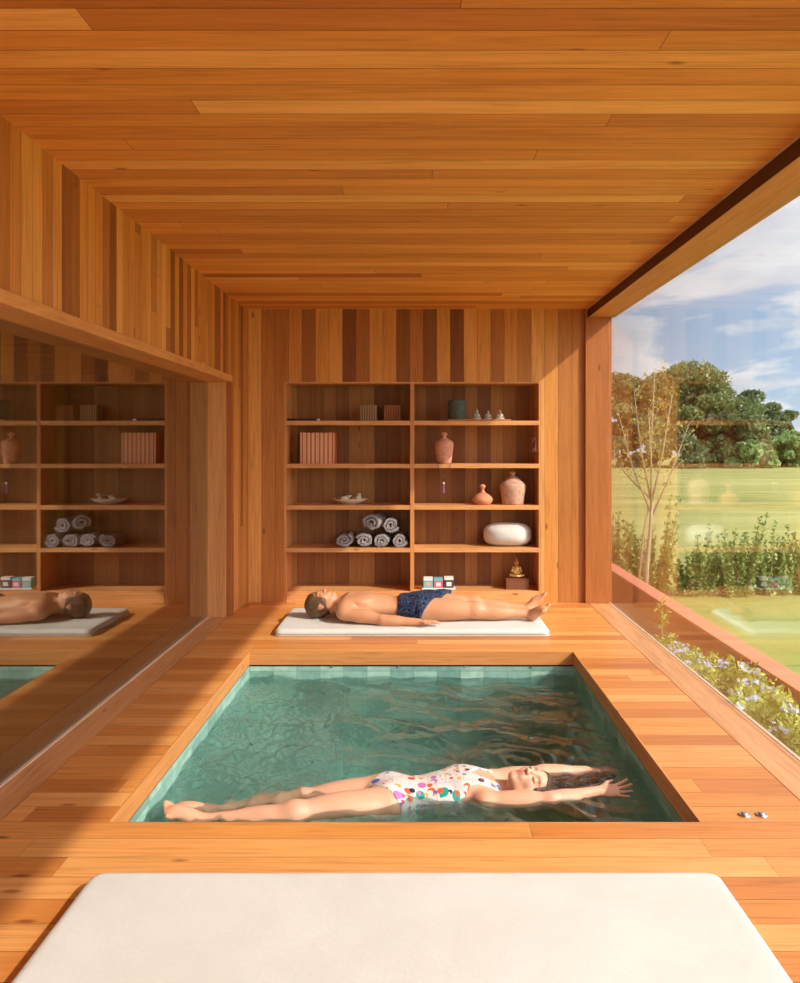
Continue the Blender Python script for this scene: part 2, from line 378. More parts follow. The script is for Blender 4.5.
# windows
def window(name,x,y0,y1,z0,z1,mat,th=.012):
    o=struct(box(name,x,x+th,y0,y1,z0,z1,mat)); return o
w1=window('window_1',-1.62,YF,6.11,0.004,1.80,M['glassL'])
box('glass_channel',-1.606,-1.592,YF,6.09,-.01,.006,M['chan'],w1)
w2=window('window_2',XR-.006,YF,YB-.02,0.004,ZC-.07,M['glass'])
box('glass_channel',XR-.029,XR-.008,YF,YB-.036,-.01,.001,M['deckL'],w2)
box('glass_channel',XR-.006,XR+.01,YF,YB,-.03,.003,M['chan'],w2)
w3=struct(box('fill_window_rear',-1.5,XR,YF-.012,YF,0,ZC,M['glass']))  # unseen rear glazing, added to bring fill daylight onto the back wall
# neighbouring room seen through the left glass
YD=12.8
struct(MB().box(-7.0,-1.66,YF,YD,-.06,-.01).build('floor_side_room',M['deck']))
struct(MB().box(-7.0,-1.66,YF,YD,ZC,ZC+.03).build('ceiling_side_room',M['ceil']))
struct(MB().box(-7.0,-1.64,YD,YD+.1,-.06,ZC).build('wall_side_room_far',M['wallX']))
struct(MB().box(-7.0,-1.64,YF-.05,YF,0,ZC).box(-1.70,-1.66,YB+.12,YD,0,ZC).build('wall_side_room',M['wallY']))
w4=struct(box('fill_window_side',-7.02,-7.0,YF,YD,.0,ZC,M['glass']))  # unseen glazing, added to give the side room dim daylight
# pool basin
PZ=-1.15
p=MB()
a,b_,c,d=XP0-.006,XP1+.006,YP0-.006,YP1+.006
p.box(a-.05,b_+.05,c-.05,d+.05,PZ-.05,PZ)
p.box(a-.05,a,c,d,PZ,-.092); p.box(b_,b_+.05,c,d,PZ,-.092); p.box(a-.05,b_+.05,c-.05,c,PZ,-.092); p.box(a-.05,b_+.05,d,d+.05,PZ,-.092)
MB_b=MB().box(a,-.48,c,d,PZ,-.42)
pool=p.build('plunge_pool',M['tile']); tag(pool,'square plunge pool lined with green stone tiles, sunk in the wooden deck','pool')
MB_b.build('added_bench',M['tile'],pool)  # submerged ledge added to brighten the water along the left side
g=MB(); g.box(a-.03,b_+.03,d-.002,d+.03,-.092,-.082); g.box(a-.03,a+.001,c,d,-.092,-.082); g.box(b_-.001,b_+.03,c,d,-.092,-.082)
g.build('dark_joint',M['gap'],pool)
for k in range(4):
    x=-.55+.42*k; MB().box(x-.004,x+.004,d-.008,d,-.1,-.085).build('edge_clip',M['steel'],pool)
# water surface
WZ=-.16
nx,ny=330,370
xs=np.linspace(a+.001,b_-.001,nx); ys=np.linspace(c+.001,d-.001,ny); GX,GY=np.meshgrid(xs,ys,indexing='ij')
rng=np.random.RandomState(3); H=np.zeros_like(GX)
for k in range(46):
    lam=rng.uniform(.05,.42); th=rng.uniform(0,2*PI); kk=2*PI/lam
    wx=GX+.02*np.sin(GY*9+k); wy=GY+.025*np.sin(GX*8+k*1.7)
    H+=(.0075*lam)*np.sin(kk*(wx*math.cos(th)+wy*math.sin(th))+rng.uniform(0,6.3))*(.55+.45*np.sin(GX*rng.uniform(1,4)+GY*rng.uniform(1,4)+k))
# stronger ripples spreading along the left wall behind the feet
amp=np.exp(-((GX+.78)**2)/.16)*(.4+.6*np.exp(-((GY-3.9)**2)/.8))
for k in range(14):
    lam=rng.uniform(.035,.1); th=rng.uniform(-.9,.9); H+=amp*.040*lam*np.sin(2*PI/lam*(GX*math.cos(th)+GY*math.sin(th)+.03*np.sin(GY*13+k)))
for (cx_,cy_) in [(.95,3.45),(.45,3.72),(-.95,3.3)]:
    r=np.hypot(GX-cx_,GY-cy_); H+=.0042*np.sin(r*2*PI/.075+1.5*np.sin(GX*21)*np.cos(GY*17))*np.exp(-r*4.2)
vs=np.stack([GX,GY,H+WZ],-1).reshape(-1,3)
I=np.arange(nx*ny).reshape(nx,ny); fs=np.stack([I[:-1,:-1],I[1:,:-1],I[1:,1:],I[:-1,1:]],-1).reshape(-1,4)
def npmesh(name,vs,fs):
    me=bpy.data.meshes.new(name); me.vertices.add(len(vs)); me.vertices.foreach_set('co',np.asarray(vs,dtype=np.float32).ravel())
    n=fs.shape[1]; me.loops.add(len(fs)*n); me.loops.foreach_set('vertex_index',np.asarray(fs,dtype=np.int32).ravel())
    me.polygons.add(len(fs)); me.polygons.foreach_set('loop_start',np.arange(0,len(fs)*n,n,dtype=np.int32))
    me.polygons.foreach_set('loop_total',np.full(len(fs),n,dtype=np.int32))
    me.update(calc_edges=True); me.validate(); return me
wat=link('pool_water',npmesh('pool_water',vs,fs),M['water'],smooth=True)
tag(wat,'rippled clear green water filling the plunge pool','water',kind='stuff')

# ------------------------------------------------------------------ SDF toolkit for bodies
class SDF:
    def __init__(s,lo,hi,h):
        s.lo=np.array(lo,float); s.h=h; s.n=np.ceil((np.array(hi)-s.lo)/h).astype(int)+1
        s.D=np.full(s.n,.3,dtype=np.float32)
    def _sub(s,lo,hi):
        i0=np.maximum(0,np.floor((np.array(lo)-s.lo)/s.h).astype(int)); i1=np.minimum(s.n,np.ceil((np.array(hi)-s.lo)/s.h).astype(int)+1)
        if (i1<=i0).any(): return None,None
        sl=tuple(slice(a,b) for a,b in zip(i0,i1))
        g=[ (s.lo[k]+s.h*np.arange(i0[k],i1[k])).astype(np.float32) for k in range(3)]
        return sl,(g[0][:,None,None],g[1][None,:,None],g[2][None,None,:])
    def comb(s,sl,d,k,sub):
        A=s.D[sl]
        if sub:
            d=-d; h=np.clip(.5-.5*(A-d)/k,0,1); s.D[sl]=A*(1-h)+d*h+k*h*(1-h)
        else:
            h=np.clip(.5+.5*(A-d)/k,0,1); s.D[sl]=A*(1-h)+d*h-k*h*(1-h)
    def cone(s,a,b,r1,r2,k=.02,sub=False):
        a=np.array(a,float);b=np.array(b,float);m=max(r1,r2)+k*1.5+3*s.h
        sl,g=s._sub(np.minimum(a,b)-m,np.maximum(a,b)+m)
        if sl is None: return
        ba=b-a; L=max(1e-9,(ba**2).sum()); p=[g[i]-a[i] for i in range(3)]
        t=np.clip((p[0]*ba[0]+p[1]*ba[1]+p[2]*ba[2])/L,0,1)
        d=np.sqrt(sum((p[i]-t*ba[i])**2 for i in range(3)))-(r1+(r2-r1)*t); s.comb(sl,d.astype(np.float32),k,sub)
    def ell(s,c,r,R=None,k=.02,sub=False):
        c=np.array(c,float); r=np.array(r,float); R=np.eye(3) if R is None else np.array(R); m=r.max()+k*1.5+3*s.h
        sl,g=s._sub(c-m,c+m)
        if sl is None: return
        p=[g[i]-c[i] for i in range(3)]; q=[sum(R[i][j]*p[i] for i in range(3)) for j in range(3)]   # columns of R = local axes
        k0=np.sqrt(sum((q[j]/r[j])**2 for j in range(3)))+1e-6; k1=np.sqrt(sum((q[j]/r[j]**2)**2 for j in range(3)))+1e-6
        s.comb(sl,(k0*(k0-1)/k1).astype(np.float32),k,sub)
    def grid(s):
        g=[s.lo[k]+s.h*np.arange(s.n[k]) for k in range(3)]
        return g[0][:,None,None],g[1][None,:,None],g[2][None,None,:]

def nets(D,lo,h):
    ins=D<0; n=np.array(D.shape)-1
    cnt=np.zeros(n,np.int8)
    offs=[(i,j,k) for i in (0,1) for j in (0,1) for k in (0,1)]
    for o in offs: cnt+=ins[o[0]:o[0]+n[0],o[1]:o[1]+n[1],o[2]:o[2]+n[2]]
    C=np.argwhere((cnt>0)&(cnt<8)); acc=np.zeros((len(C),3)); num=np.zeros(len(C))
    for o in offs:
        for ax in range(3):
            if o[ax]: continue
            o2=list(o); o2[ax]=1
            d0=D[C[:,0]+o[0],C[:,1]+o[1],C[:,2]+o[2]]; d1=D[C[:,0]+o2[0],C[:,1]+o2[1],C[:,2]+o2[2]]
            m=(d0<0)!=(d1<0); t=np.where(m,d0/np.where(m,d0-d1,1),0)
            P=np.tile(np.array(o,float),(len(C),1)); P[:,ax]+=t; acc[m]+=P[m]; num[m]+=1
    V=np.array(lo)+h*(C+acc/num[:,None])
    idx=np.full(n,-1,np.int64); idx[C[:,0],C[:,1],C[:,2]]=np.arange(len(C))
    F=[]
    for ax in range(3):
        b,c=(ax+1)%3,(ax+2)%3
        s0=[slice(None)]*3; s1=[slice(None)]*3; s0[ax]=slice(0,-1); s1[ax]=slice(1,None)
        A=ins[tuple(s0)]; B=ins[tuple(s1)]
        for flip,mask in ((False,A&~B),(True,~A&B)):
            E=np.argwhere(mask); E=E[(E[:,b]>0)&(E[:,c]>0)&(E[:,b]<n[b])&(E[:,c]<n[c])]
            if not len(E): continue
            q=[]
            for db,dc in ((-1,-1),(0,-1),(0,0),(-1,0)):
                T=E.copy(); T[:,b]+=db; T[:,c]+=dc; q.append(idx[T[:,0],T[:,1],T[:,2]])
            if flip: q=q[::-1]
            F.append(np.stack(q,-1))
    return V,np.concatenate(F)

def wav(x,y,z,f,seed,n=7):
    r=np.random.RandomState(seed); o=0
    for _ in range(n):
        d=r.normal(size=3); d/=np.linalg.norm(d); o=o+np.sin(f*r.uniform(.6,1.6)*(x*d[0]+y*d[1]+z*d[2])+r.uniform(0,6.3))
    return o/n

def head_frame(U,F):
    U=np.array(U,float); U/=np.linalg.norm(U); F=np.array(F,float); F-=U*F.dot(U); F/=np.linalg.norm(F); Sd=np.cross(F,U)
    return np.stack([Sd,F,U],1)   # columns s,f,u

def add_head(s,c,R,H):
    c=np.array(c,float)
    P=lambda a:c+R@(np.array(a,float)*H)
    E=lambda a,r,k=.05,sub=False:s.ell(P(a),np.array(r)*H,R,k*H,sub)
    K=lambda a,b,r1,r2,k=.05,sub=False:s.cone(P(a),P(b),r1*H,r2*H,k*H,sub)
    E((0,-.06,.12),(.325,.41,.375),.02)
    E((0,.09,-.12),(.26,.29,.37),.1)
    for q in (-1,1):
        K((q*.19,-.04,-.22),(q*.05,.24,-.41),.085,.07,.1); E((q*.17,.22,-.1),(.1,.1,.1),.09)
    E((0,.27,-.42),(.085,.07,.07),.07)
    K((-.14,.325,.085),(.14,.325,.085),.05,.05,.07)
    for q in (-1,1):
        E((q*.145,.40,.005),(.085,.07,.055),.06,True); E((q*.14,.318,-.005),(.072,.065,.055),.02)
    K((0,.36,.05),(0,.455,-.12),.03,.042,.04); 
    for q in (-1,1): E((q*.048,.415,-.135),(.035,.045,.03),.03)
    E((0,.33,-.25),(.12,.06,.08),.06)
    K((-.07,.35,-.238),(.07,.35,-.238),.022,.022,.02); K((0,.385,-.235),(0,.385,-.235),.026,.026,.03)
    K((-.055,.35,-.285),(.055,.35,-.285),.026,.026,.02)
    K((-.08,.40,-.26),(.08,.40,-.26),.009,.009,.012,True)
    for q in (-1,1):
        E((q*.335,-.04,-.02),(.04,.075,.12),.02); E((q*.375,-.03,.0),(.02,.04,.07),.02,True)
    return P

def add_hand(s,w,d,pn,L,curl=.25,thumb=1,spread=.18,h0=None):
    """w wrist, d direction of fingers, pn palm normal, L hand length"""
    w=np.array(w,float); d=np.array(d,float); d/=np.linalg.norm(d); pn=np.array(pn,float); pn-=d*pn.dot(d); pn/=np.linalg.norm(pn); sd=np.cross(d,pn)
    R=np.stack([d,sd,pn],1); c=w+d*L*.27
    s.ell(c,(L*.30,L*.22,L*.085),R,k=.012)
    lens=(.40,.45,.42,.33)
    for i,ln in enumerate(lens):
        u=(i-1.5)/1.5; b=w+d*L*.46+sd*thumb*(-u)*L*.15; dd=d+sd*thumb*(-u)*spread; dd/=np.linalg.norm(dd)
        m=b+dd*L*ln*.5-pn*0; e=m+(dd*math.cos(curl)+pn*math.sin(curl))*L*ln*.55
        s.cone(b,m,L*.052,L*.046,.004); s.cone(m,e,L*.046,L*.037,.004)
    b=w+d*L*.12+sd*thumb*L*.12; m=b+(d*.6+sd*thumb*.7)*L*.22; e=m+(d*.9+sd*thumb*.3)*L*.2
    s.cone(b,m,L*.07,L*.052,.01); s.cone(m,e,L*.05,L*.04,.005)

def add_foot(s,heel,toe,up,side,W=.042):
    """heel centre, toe tip, up = dorsal direction, side = direction of the big toe"""
    heel=np.array(heel,float); toe=np.array(toe,float); d=toe-heel; L=np.linalg.norm(d); d/=L
    up=np.array(up,float); up-=d*up.dot(d); up/=np.linalg.norm(up); sd=np.cross(d,up)
    if sd.dot(np.array(side,float))<0: sd=-sd
    s.ell(heel,(.036,.032,.034),np.stack([d,sd,up],1),k=.02)
    ball=heel+d*L*.68-up*.004; s.cone(heel,ball,.03,.024,.03); s.ell(heel+d*L*.38+up*.012,(L*.34,.028,.026),np.stack([d,sd,up],1),k=.03)
    s.ell(ball,(.04,W,.02),np.stack([d,sd,up],1),k=.02)
    for i in range(5):
        q=sd*(.032-.0165*i); l=(1.0,.98,.93,.87,.8)[i]; r=.0125 if i==0 else .0085-.0004*i
        s.cone(ball+q+d*L*.06,heel+d*L*l+q*1.05-up*.003,r,r,.006)

def smooth_obj(name,V,F,mat,parent=None,loc=None,tint=None,taubin=1):
    me=npmesh(name,V,F); o=link(name,me,mat,parent,loc,smooth=True)
    if tint is not None:
        at=me.color_attributes.new('tint','FLOAT_COLOR','POINT'); buf=np.zeros((len(V),4),np.float32); buf[:,:3]=tint; buf[:,3]=1; at.data.foreach_set('color',buf.ravel())
    m=o.modifiers.new('relax','SMOOTH'); m.factor=.5; m.iterations=taubin
    return o

def tint_of(V,P,H,R,c):
    """lips in red channel, brows and lash line in green channel"""
    q=((V-np.array(c))@R)/H; T=np.zeros((len(V),3))
    lip=((q[:,0]/.085)**2+((q[:,2]+.26)/.05)**2+((q[:,1]-.37)/.08)**2)<1
    T[lip,0]=.75
    ax=np.abs(q[:,0])
    brow=(((ax-.145)/.1)**2+((q[:,2]-.105-.2*(ax-.1)*(.2-ax)*5)/.022)**2<1)&(q[:,1]>.2)
    T[brow,1]=.7
    lash=(((ax-.142)/.075)**2<1)&(np.abs(q[:,2]+.03-.02*0+ .25*((ax-.142)**2)*-8)<.012)&(q[:,1]>.27)
    T[lash,1]=.75
    cheek=np.exp(-(((ax-.18)/.09)**2+((q[:,2]+.12)/.09)**2+((q[:,1]-.3)/.12)**2)); T[:,0]=np.maximum(T[:,0],.22*cheek)
    return T

# ------------------------------------------------------------------ the boy on the mat
Y=lambda v:np.array(v,float)
def make_boy():
    root=empty('person',(0,5.82,.05),'boy in navy patterned swim shorts lying face up on the mat by the shelves','person')
    h=.0042; s=SDF((-.90,-.40,-.02),(1.02,.40,.30),h)
    H=.222; c=(-.712,0,.108); R=head_frame((-1,0,-.03),(-.05,-.12,1))
    # torso
    s.ell((-.40,0,.092),(.19,.155,.088),k=.01); s.ell((-.21,0,.083),(.20,.130,.070),k=.06)
    s.ell((-.03,0,.085),(.14,.150,.082),k=.06)
    for q in (-1,1):
        s.ell((-.44,q*.075,.145),(.09,.075,.024),k=.04); s.cone((-.53,q*.13,.085),(-.50,q*.02,.10),.055,.06,.05)
        s.ell((.02,q*.075,.06),(.12,.08,.06),k=.04); s.cone((-.60,q*.03,.09),(-.53,q*.12,.09),.035,.04,.05)
        s.cone((-.50,q*.02,.165),(-.53,q*.14,.115),.012,.012,.03)
    s.cone((-.64,0,.085),(-.52,0,.09),.052,.058,.03)
    # arms
    for q in (-1,1):
        sh=Y((-.52,q*.170,.072)); el=Y((-.25,q*.245,.036)); wr=Y((-.005,q*.275,.030))
        s.ell(sh,(.062,.052,.05),k=.04); s.cone(sh,el,.047,.036,.03); s.ell(sh*.55+el*.45,(.10,.045,.042),k=.03)
        s.cone(el,wr,.037,.024,.02); s.ell(el*.72+wr*.28,(.085,.041,.033),k=.02)
        add_hand(s,wr,(.16,-q*.01,0),(0,0,-1),.165,curl=.15,thumb=q,spread=.12)
    # legs
    for q in (-1,1):
        hip=Y((.02,q*.088,.085)); kn=Y((.405,q*.098,.075)); an=Y((.79,q*.088,.046))
        s.cone(hip,kn,.085,.055,.04); s.ell(hip*.55+kn*.45,(.20,.078,.072),k=.03); s.ell(kn+Y((0,0,.012)),(.06,.048,.048),k=.03)
        s.cone(kn,an,.048,.031,.03); s.ell(kn*.68+an*.32-Y((0,0,.008)),(.13,.052,.048),k=.03)
        if q<0: add_foot(s,(.808,-.10,.036),(.905,-.185,.118),(-.5,.1,.5),(.3,.6,.5))
        else: add_foot(s,(.808,.095,.036),(.925,.125,.160),(-.5,-.1,.5),(0,-.6,.5))
    P=add_head(s,c,R,H)
    D=s.D.copy(); gx,gy,gz=s.grid()
    V,F=nets(np.maximum(D,-(gz-.0)-.0+0*D) if False else D,s.lo,h)
    V[:,2]=np.maximum(V[:,2],.0015)
    body=smooth_obj('body',V,F,M['skin_boy'],root,tint=tint_of(V,P,H,R,c))
    # shorts
    wr_=.009+.005*wav(gx,gy,gz,55,2)+.004*wav(gx,gy,gz,120,5)
    loose=.006+.035*np.clip((gx+.02)/.2,0,1)*np.clip(1.2-np.abs(gz-.1)*2,0,1)
    T=D-wr_-loose*.6
    reg=np.maximum(-(gx+.155-.12*(gz-.08)),gx-(.125+.5*gy+.5*(gz-.09)))
    # only hips and thighs, not hands
    reg=np.maximum(reg,np.abs(gy)-.19-.0*gx)
    T=np.maximum(T,reg+0*T)
    V2,F2=nets(T.astype(np.float32),s.lo,h); V2[:,2]=np.maximum(V2[:,2],.001)
    smooth_obj('swim_shorts',V2,F2,M['shorts'],root)
    # hair
    q0=[gx-c[0],gy-c[1],gz-c[2]]; loc=[sum(R[i][j]*q0[i] for i in range(3))/H for j in range(3)]
    k0=np.sqrt((loc[0]/.44)**2+((loc[1]+.06)/.54)**2+((loc[2]-.13)/.50)**2)
    sd=np.maximum(D-.010-.006*wav(gx*1.0,gy*2.2,gz*1.6,130,9)-.006*wav(gx,gy,gz,60,11),(k0-1)*.4*H)
    face=(loc[1]-.27-.9*np.clip(loc[2]-.16,0,1))*H
    low=(-loc[2]-.20-.9*np.clip(-loc[1]-.05,0,.2))*H; ear=(.12-np.sqrt((np.abs(loc[0])-.34)**2+(loc[1]+.02)**2+(loc[2]+.05)**2))*H
    hd=np.maximum(np.maximum(sd,face+.004*wav(gx,gy,gz,140,4)),np.maximum(low,ear))
    V3,F3=nets(hd.astype(np.float32),s.lo,h); V3[:,2]=np.maximum(V3[:,2],.001)
    smooth_obj('hair',V3,F3,M['hair_boy'],root)
make_boy()

def make_girl():
    root=empty('person',(0,3.36,WZ),'girl in a white one-piece with colourful print floating on her back in the pool','person')
    h=.0042; s=SDF((-1.06,-.34,-.20),(1.0,.42,.17),h)
    H=.205; c=Y((.475,.045,.012)); R=head_frame((.97,.10,-.06),(-.16,-.42,.88))
    ax=Y((.99,.12,0))
    T3=head_frame((.985,.14,0),(0,0,1)); RT=np.stack([T3[:,2],T3[:,0],T3[:,1]],1)  # axial, lateral, depth
    s.ell((.17,.075,-.022),(.165,.128,.078),RT,k=.01); s.ell((.03,.055,-.035),(.16,.108,.062),RT,k=.06)
    s.ell((-.11,.035,-.035),(.12,.135,.075),RT,k=.06)
    for q in (-1,1):
        s.ell(Y((.20,.082,.035))+q*Y((-.008,.058,0)),(.06,.052,.018),k=.03)
        s.ell(Y((-.14,.035,-.055))+q*Y((-.01,.07,0)),(.10,.07,.055),k=.04)
    s.cone((.395,.05,-.012),(.30,.075,-.02),.043,.05,.03)
    # arms stretched past the head
    nsh=Y((.275,-.045,-.018)); nel=Y((.545,-.055,-.004)); nwr=Y((.765,.035,-.004))
    fsh=Y((.305,.185,-.025)); fel=Y((.56,.245,-.012)); fwr=Y((.76,.275,-.016))
    for q,sh,el,wr in ((-1,nsh,nel,nwr),(1,fsh,fel,fwr)):
        s.cone((.27,.075+q*.05,-.02),sh,.055,.046,.04); s.cone(sh,el,.042,.032,.03); s.ell(sh*.5+el*.5,(.10,.038,.036),k=.03)
        d=(el-wr); s.cone(el,wr,.032,.0215,.02); s.ell(el*.72+wr*.28,(.07,.034,.03),k=.02)
    add_hand(s,nwr,(.15,-.01,.012),(0,-.45,.9),.15,curl=.3,thumb=-1,spread=.42)
    add_hand(s,fwr,(.15,.02,-.01),(0,.2,.95),.15,curl=.2,thumb=1,spread=.3)
    # legs
    for q in (-1,1):
        if q<0: hip=Y((-.14,-.045,-.030)); kn=Y((-.50,-.165,-.012)); an=Y((-.83,-.205,-.016)); he=Y((-.862,-.207,-.030)); to=Y((-1.01,-.205,.035)); 
        else: hip=Y((-.14,.115,-.045)); kn=Y((-.50,.045,-.055)); an=Y((-.83,-.075,-.045)); he=Y((-.862,-.085,-.055)); to=Y((-.995,-.115,.002))
        s.cone(hip,kn,.078,.048,.04); s.ell(hip*.55+kn*.45,(.16,.066,.062),RT,k=.03); s.ell(kn+Y((0,0,.008)),(.05,.042,.042),k=.03)
        s.cone(kn,an,.042,.026,.03); s.ell(kn*.66+an*.34-Y((0,0,.01)),(.11,.044,.042),k=.03)
        add_foot(s,he,to,(.3,-.1,.9),(0,-q,.2),.036)
    P=add_head(s,c,R,H)
    D=s.D.copy(); V,F=nets(D,s.lo,h); gx,gy,gz=s.grid()
    smooth_obj('body',V,F,M['skin_girl'],root,tint=tint_of(V,P,H,R,c))
    # swimsuit
    u=gx*.985+(gy-.05)*.14; v=-(gx)*.14+(gy-.05)*.985-.0     # axial, lateral
    T=D-.0045
    leg=-(u+.235-.95*np.abs(v))            # high-cut leg line
    top=u-(.285-1.1*np.clip(.06-np.abs(v),0,1)*(gz>0)-.0)
    strap=np.where(np.abs(np.abs(v)-.078)<.022, u-.335, 10)
    side=np.maximum(u-.215, -1)
    arm=np.minimum(np.maximum(top,np.abs(v)-.098-.5*np.clip(.215-u,0,1)),strap)
    T=np.maximum(np.maximum(T,leg),arm)
    V2,F2=nets(T.astype(np.float32),s.lo,h)
    smooth_obj('swimsuit',V2,F2,M['suit'],root,taubin=1)
    # hair: cap plus strands floating past the head
    q0=[gx-c[0],gy-c[1],gz-c[2]]; loc=[sum(R[i][j]*q0[i] for i in range(3))/H for j in range(3)]
    k0=np.sqrt((loc[0]/.44)**2+((loc[1]+.06)/.54)**2+((loc[2]-.13)/.50)**2)
    sd=np.maximum(D-.004-.003*wav(gx,gy*2,gz*2,120,3),(k0-1)*.4*H)
    face=(loc[1]-.23-1.1*np.clip(loc[2]-.24,0,1))*H; low=(-loc[2]-.2)*H
    ear=(.11-np.sqrt((np.abs(loc[0])-.34)**2+(loc[1]+.02)**2+(loc[2]+.05)**2))*H
    hd=np.maximum(np.maximum(sd,face),np.maximum(low,ear))
    hs=SDF(s.lo,s.lo+h*(s.n-1),h); hs.D=hd.astype(np.float32)+np.zeros_like(hs.D)
    r=np.random.RandomState(5)
    for k in range(60):
        a0=r.uniform(-1,1); zo_=r.uniform(-.045,.006); p=Y((.545+r.uniform(-.03,.02),.065+a0*.075,zo_)); L=r.uniform(.1,.34); ph=r.uniform(0,6)
        rr=r.uniform(.004,.009)
        for j in range(5):
            t=(j+1)/5; nx_=Y((.545+L*t,.065+.10*t*min(1,L/.3)+a0*(.075+.01*t)+.012*math.sin(ph+t*5),zo_*(1-.6*t)-.004+.006*math.sin(ph*2+t*4)))
            hs.cone(p,nx_,rr*(1-.12*j),rr*(1-.12*(j+1)),.008); p=nx_
    V3,F3=nets(hs.D,s.lo,h)
    smooth_obj('hair',V3,F3,M['hair_girl'],root)
make_girl()

# ------------------------------------------------------------------ mats
def mat_mesh(w,d,t,rc=.05,seed=1,nx=90,ny=46):
    """padded mat: rounded corners, bulging top with soft creases"""
    vs=[];fs=[]
    def pt(u,v):   # u,v in -1..1 -> rounded rectangle
        x=u*w/2; y=v*d/2; ax=w/2-abs(x); ay=d/2-abs(y)
        if ax<rc and ay<rc:
            dx=rc-ax; dy=rc-ay; m=max(dx,dy); L=math.hypot(dx,dy)
            if L>1e-9:
                k=m/L; x=math.copysign(w/2-rc+dx*k,x); y=math.copysign(d/2-rc+dy*k,y)
        return x,y
    def edge(u,v): return min((1-abs(u))*w/2,(1-abs(v))*d/2)
    us=[math.sin(PI/2*(-1+2*i/nx)) *.35+.65*(-1+2*i/nx) for i in range(nx+1)]; vv=[math.sin(PI/2*(-1+2*j/ny))*.35+.65*(-1+2*j/ny) for j in range(ny+1)]
    for side in (1,0):
        for u in us:
            for v in vv:
                x,y=pt(u,v); e=edge(u,v); k=min(1,e/.022); hgt=math.sqrt(max(0,1-(1-k)**2))
                if side:
                    wr=.0022*mnoise.noise(Vector((x*2.2+seed,y*2.2,0)))+.0016*mnoise.noise(Vector((x*9+seed,y*14+x*8,3)))*math.exp(-e*7)
                    z=t*.55+t*.45*hgt+wr*k
                else: z=t*.45-t*.45*hgt
                vs.append((x,y,z))
    n=(nx+1)*(ny+1); idx=lambda i,j:i*(ny+1)+j
    for i in range(nx):
        for j in range(ny):
            q=(idx(i,j),idx(i+1,j),idx(i+1,j+1),idx(i,j+1)); fs.append(q); fs.append(tuple(n+a for a in q[::-1]))
    for i in range(nx):
        fs.append((idx(i+1,0),idx(i,0),n+idx(i,0),n+idx(i+1,0))); fs.append((idx(i,ny),idx(i+1,ny),n+idx(i+1,ny),n+idx(i,ny)))
    for j in range(ny):
        fs.append((idx(0,j),idx(0,j+1),n+idx(0,j+1),n+idx(0,j))); fs.append((idx(nx,j+1),idx(nx,j),n+idx(nx,j),n+idx(nx,j+1)))
    return vs,fs
def make_mat(cx,cy,w,d,t,label,seed):
    r=empty('mat',(cx,cy,0),label,'mat')
    vs,fs=mat_mesh(w,d,t,.05,seed); o=MB().add(vs,fs).build('cushion',M['canvas'],r,smooth=True)
    pts=[]; rc=.05
    for (sx,sy,a0) in ((1,1,0),(-1,1,PI/2),(-1,-1,PI),(1,-1,1.5*PI)):
        for k in range(7):
            a=a0+PI/2*k/6; pts.append((sx*(w/2-rc)+rc*math.cos(a),sy*(d/2-rc)+rc*math.sin(a),.006))
    pts.append(pts[0]); MB().tube(pts,.004,6).build('piping',M['piping'],o,smooth=True)
    return r
make_mat(-.047,5.82,1.885,.74,.05,'white rectangular mat on the far deck under the lying boy',1)
make_mat(-.039,1.99,1.85,.74,.05,'large cream mat in the foreground with nobody on it',5)

# ------------------------------------------------------------------ deck buttons
for i,(x,lab) in enumerate(((1.145,'round chrome button set in the deck, the one closer to the pool'),(1.205,'round chrome button set in the deck, the one closer to the window'))):
    r=empty('pool_button',(x,2.815,0),lab,'button','chrome deck buttons')
    MB().lathe([(.021,0),(.021,.003),(.018,.006),(.013,.006)],n=28).build('bezel',M['steel'],r,smooth=False)
    MB().lathe([(.012,.005),(.012,.009),(.009,.0105),(.003,.011)],n=24).build('push_cap',M['steel'],r,smooth=True)

# ------------------------------------------------------------------ shelving unit
DEP=.31; YS=YB; YI=YB+DEP
sh=empty('shelving_unit',(0,YB,0),'built-in wooden shelving with two bays and five tiers in the back wall','shelf')
def sbox(n,x0,x1,y0,y1,z0,z1,m,bev=.0015): return box(n,x0,x1,y0-YB,y1-YB,z0,z1,m,sh,bev)
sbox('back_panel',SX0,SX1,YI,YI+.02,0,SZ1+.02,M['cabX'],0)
sbox('side_panel',SX0-.001,SX0+.018,YS+.002,YI,0.0,SZ1,M['boardz'])
sbox('side_panel',SX1-.018,SX1+.001,YS+.002,YI,0.0,SZ1,M['boardz'])
sbox('top_panel',SX0+.018,SX1-.018,YS+.002,YI,SZ1-.012,SZ1+.004,M['boardx'])
DX0,DX1=-.074,-.041
sbox('divider',DX0,DX1,YS-.002,YI,.094,SZ1-.012,M['boardz'])
sbox('plinth',SX0+.018,SX1-.018,YS-.004,YI,0,.094,M['boardx'])
TIER=[1.51,1.152,.807,.453]
for z in TIER:
    for (a,b_) in ((SX0+.018,DX0),(DX1,SX1-.018)): sbox('shelf_board',a,b_,YS-.001,YI,z-.036,z,M['boardx'])
ZP=.094
px=lambda p,yy=YB+.1:(p-419)*yy/800
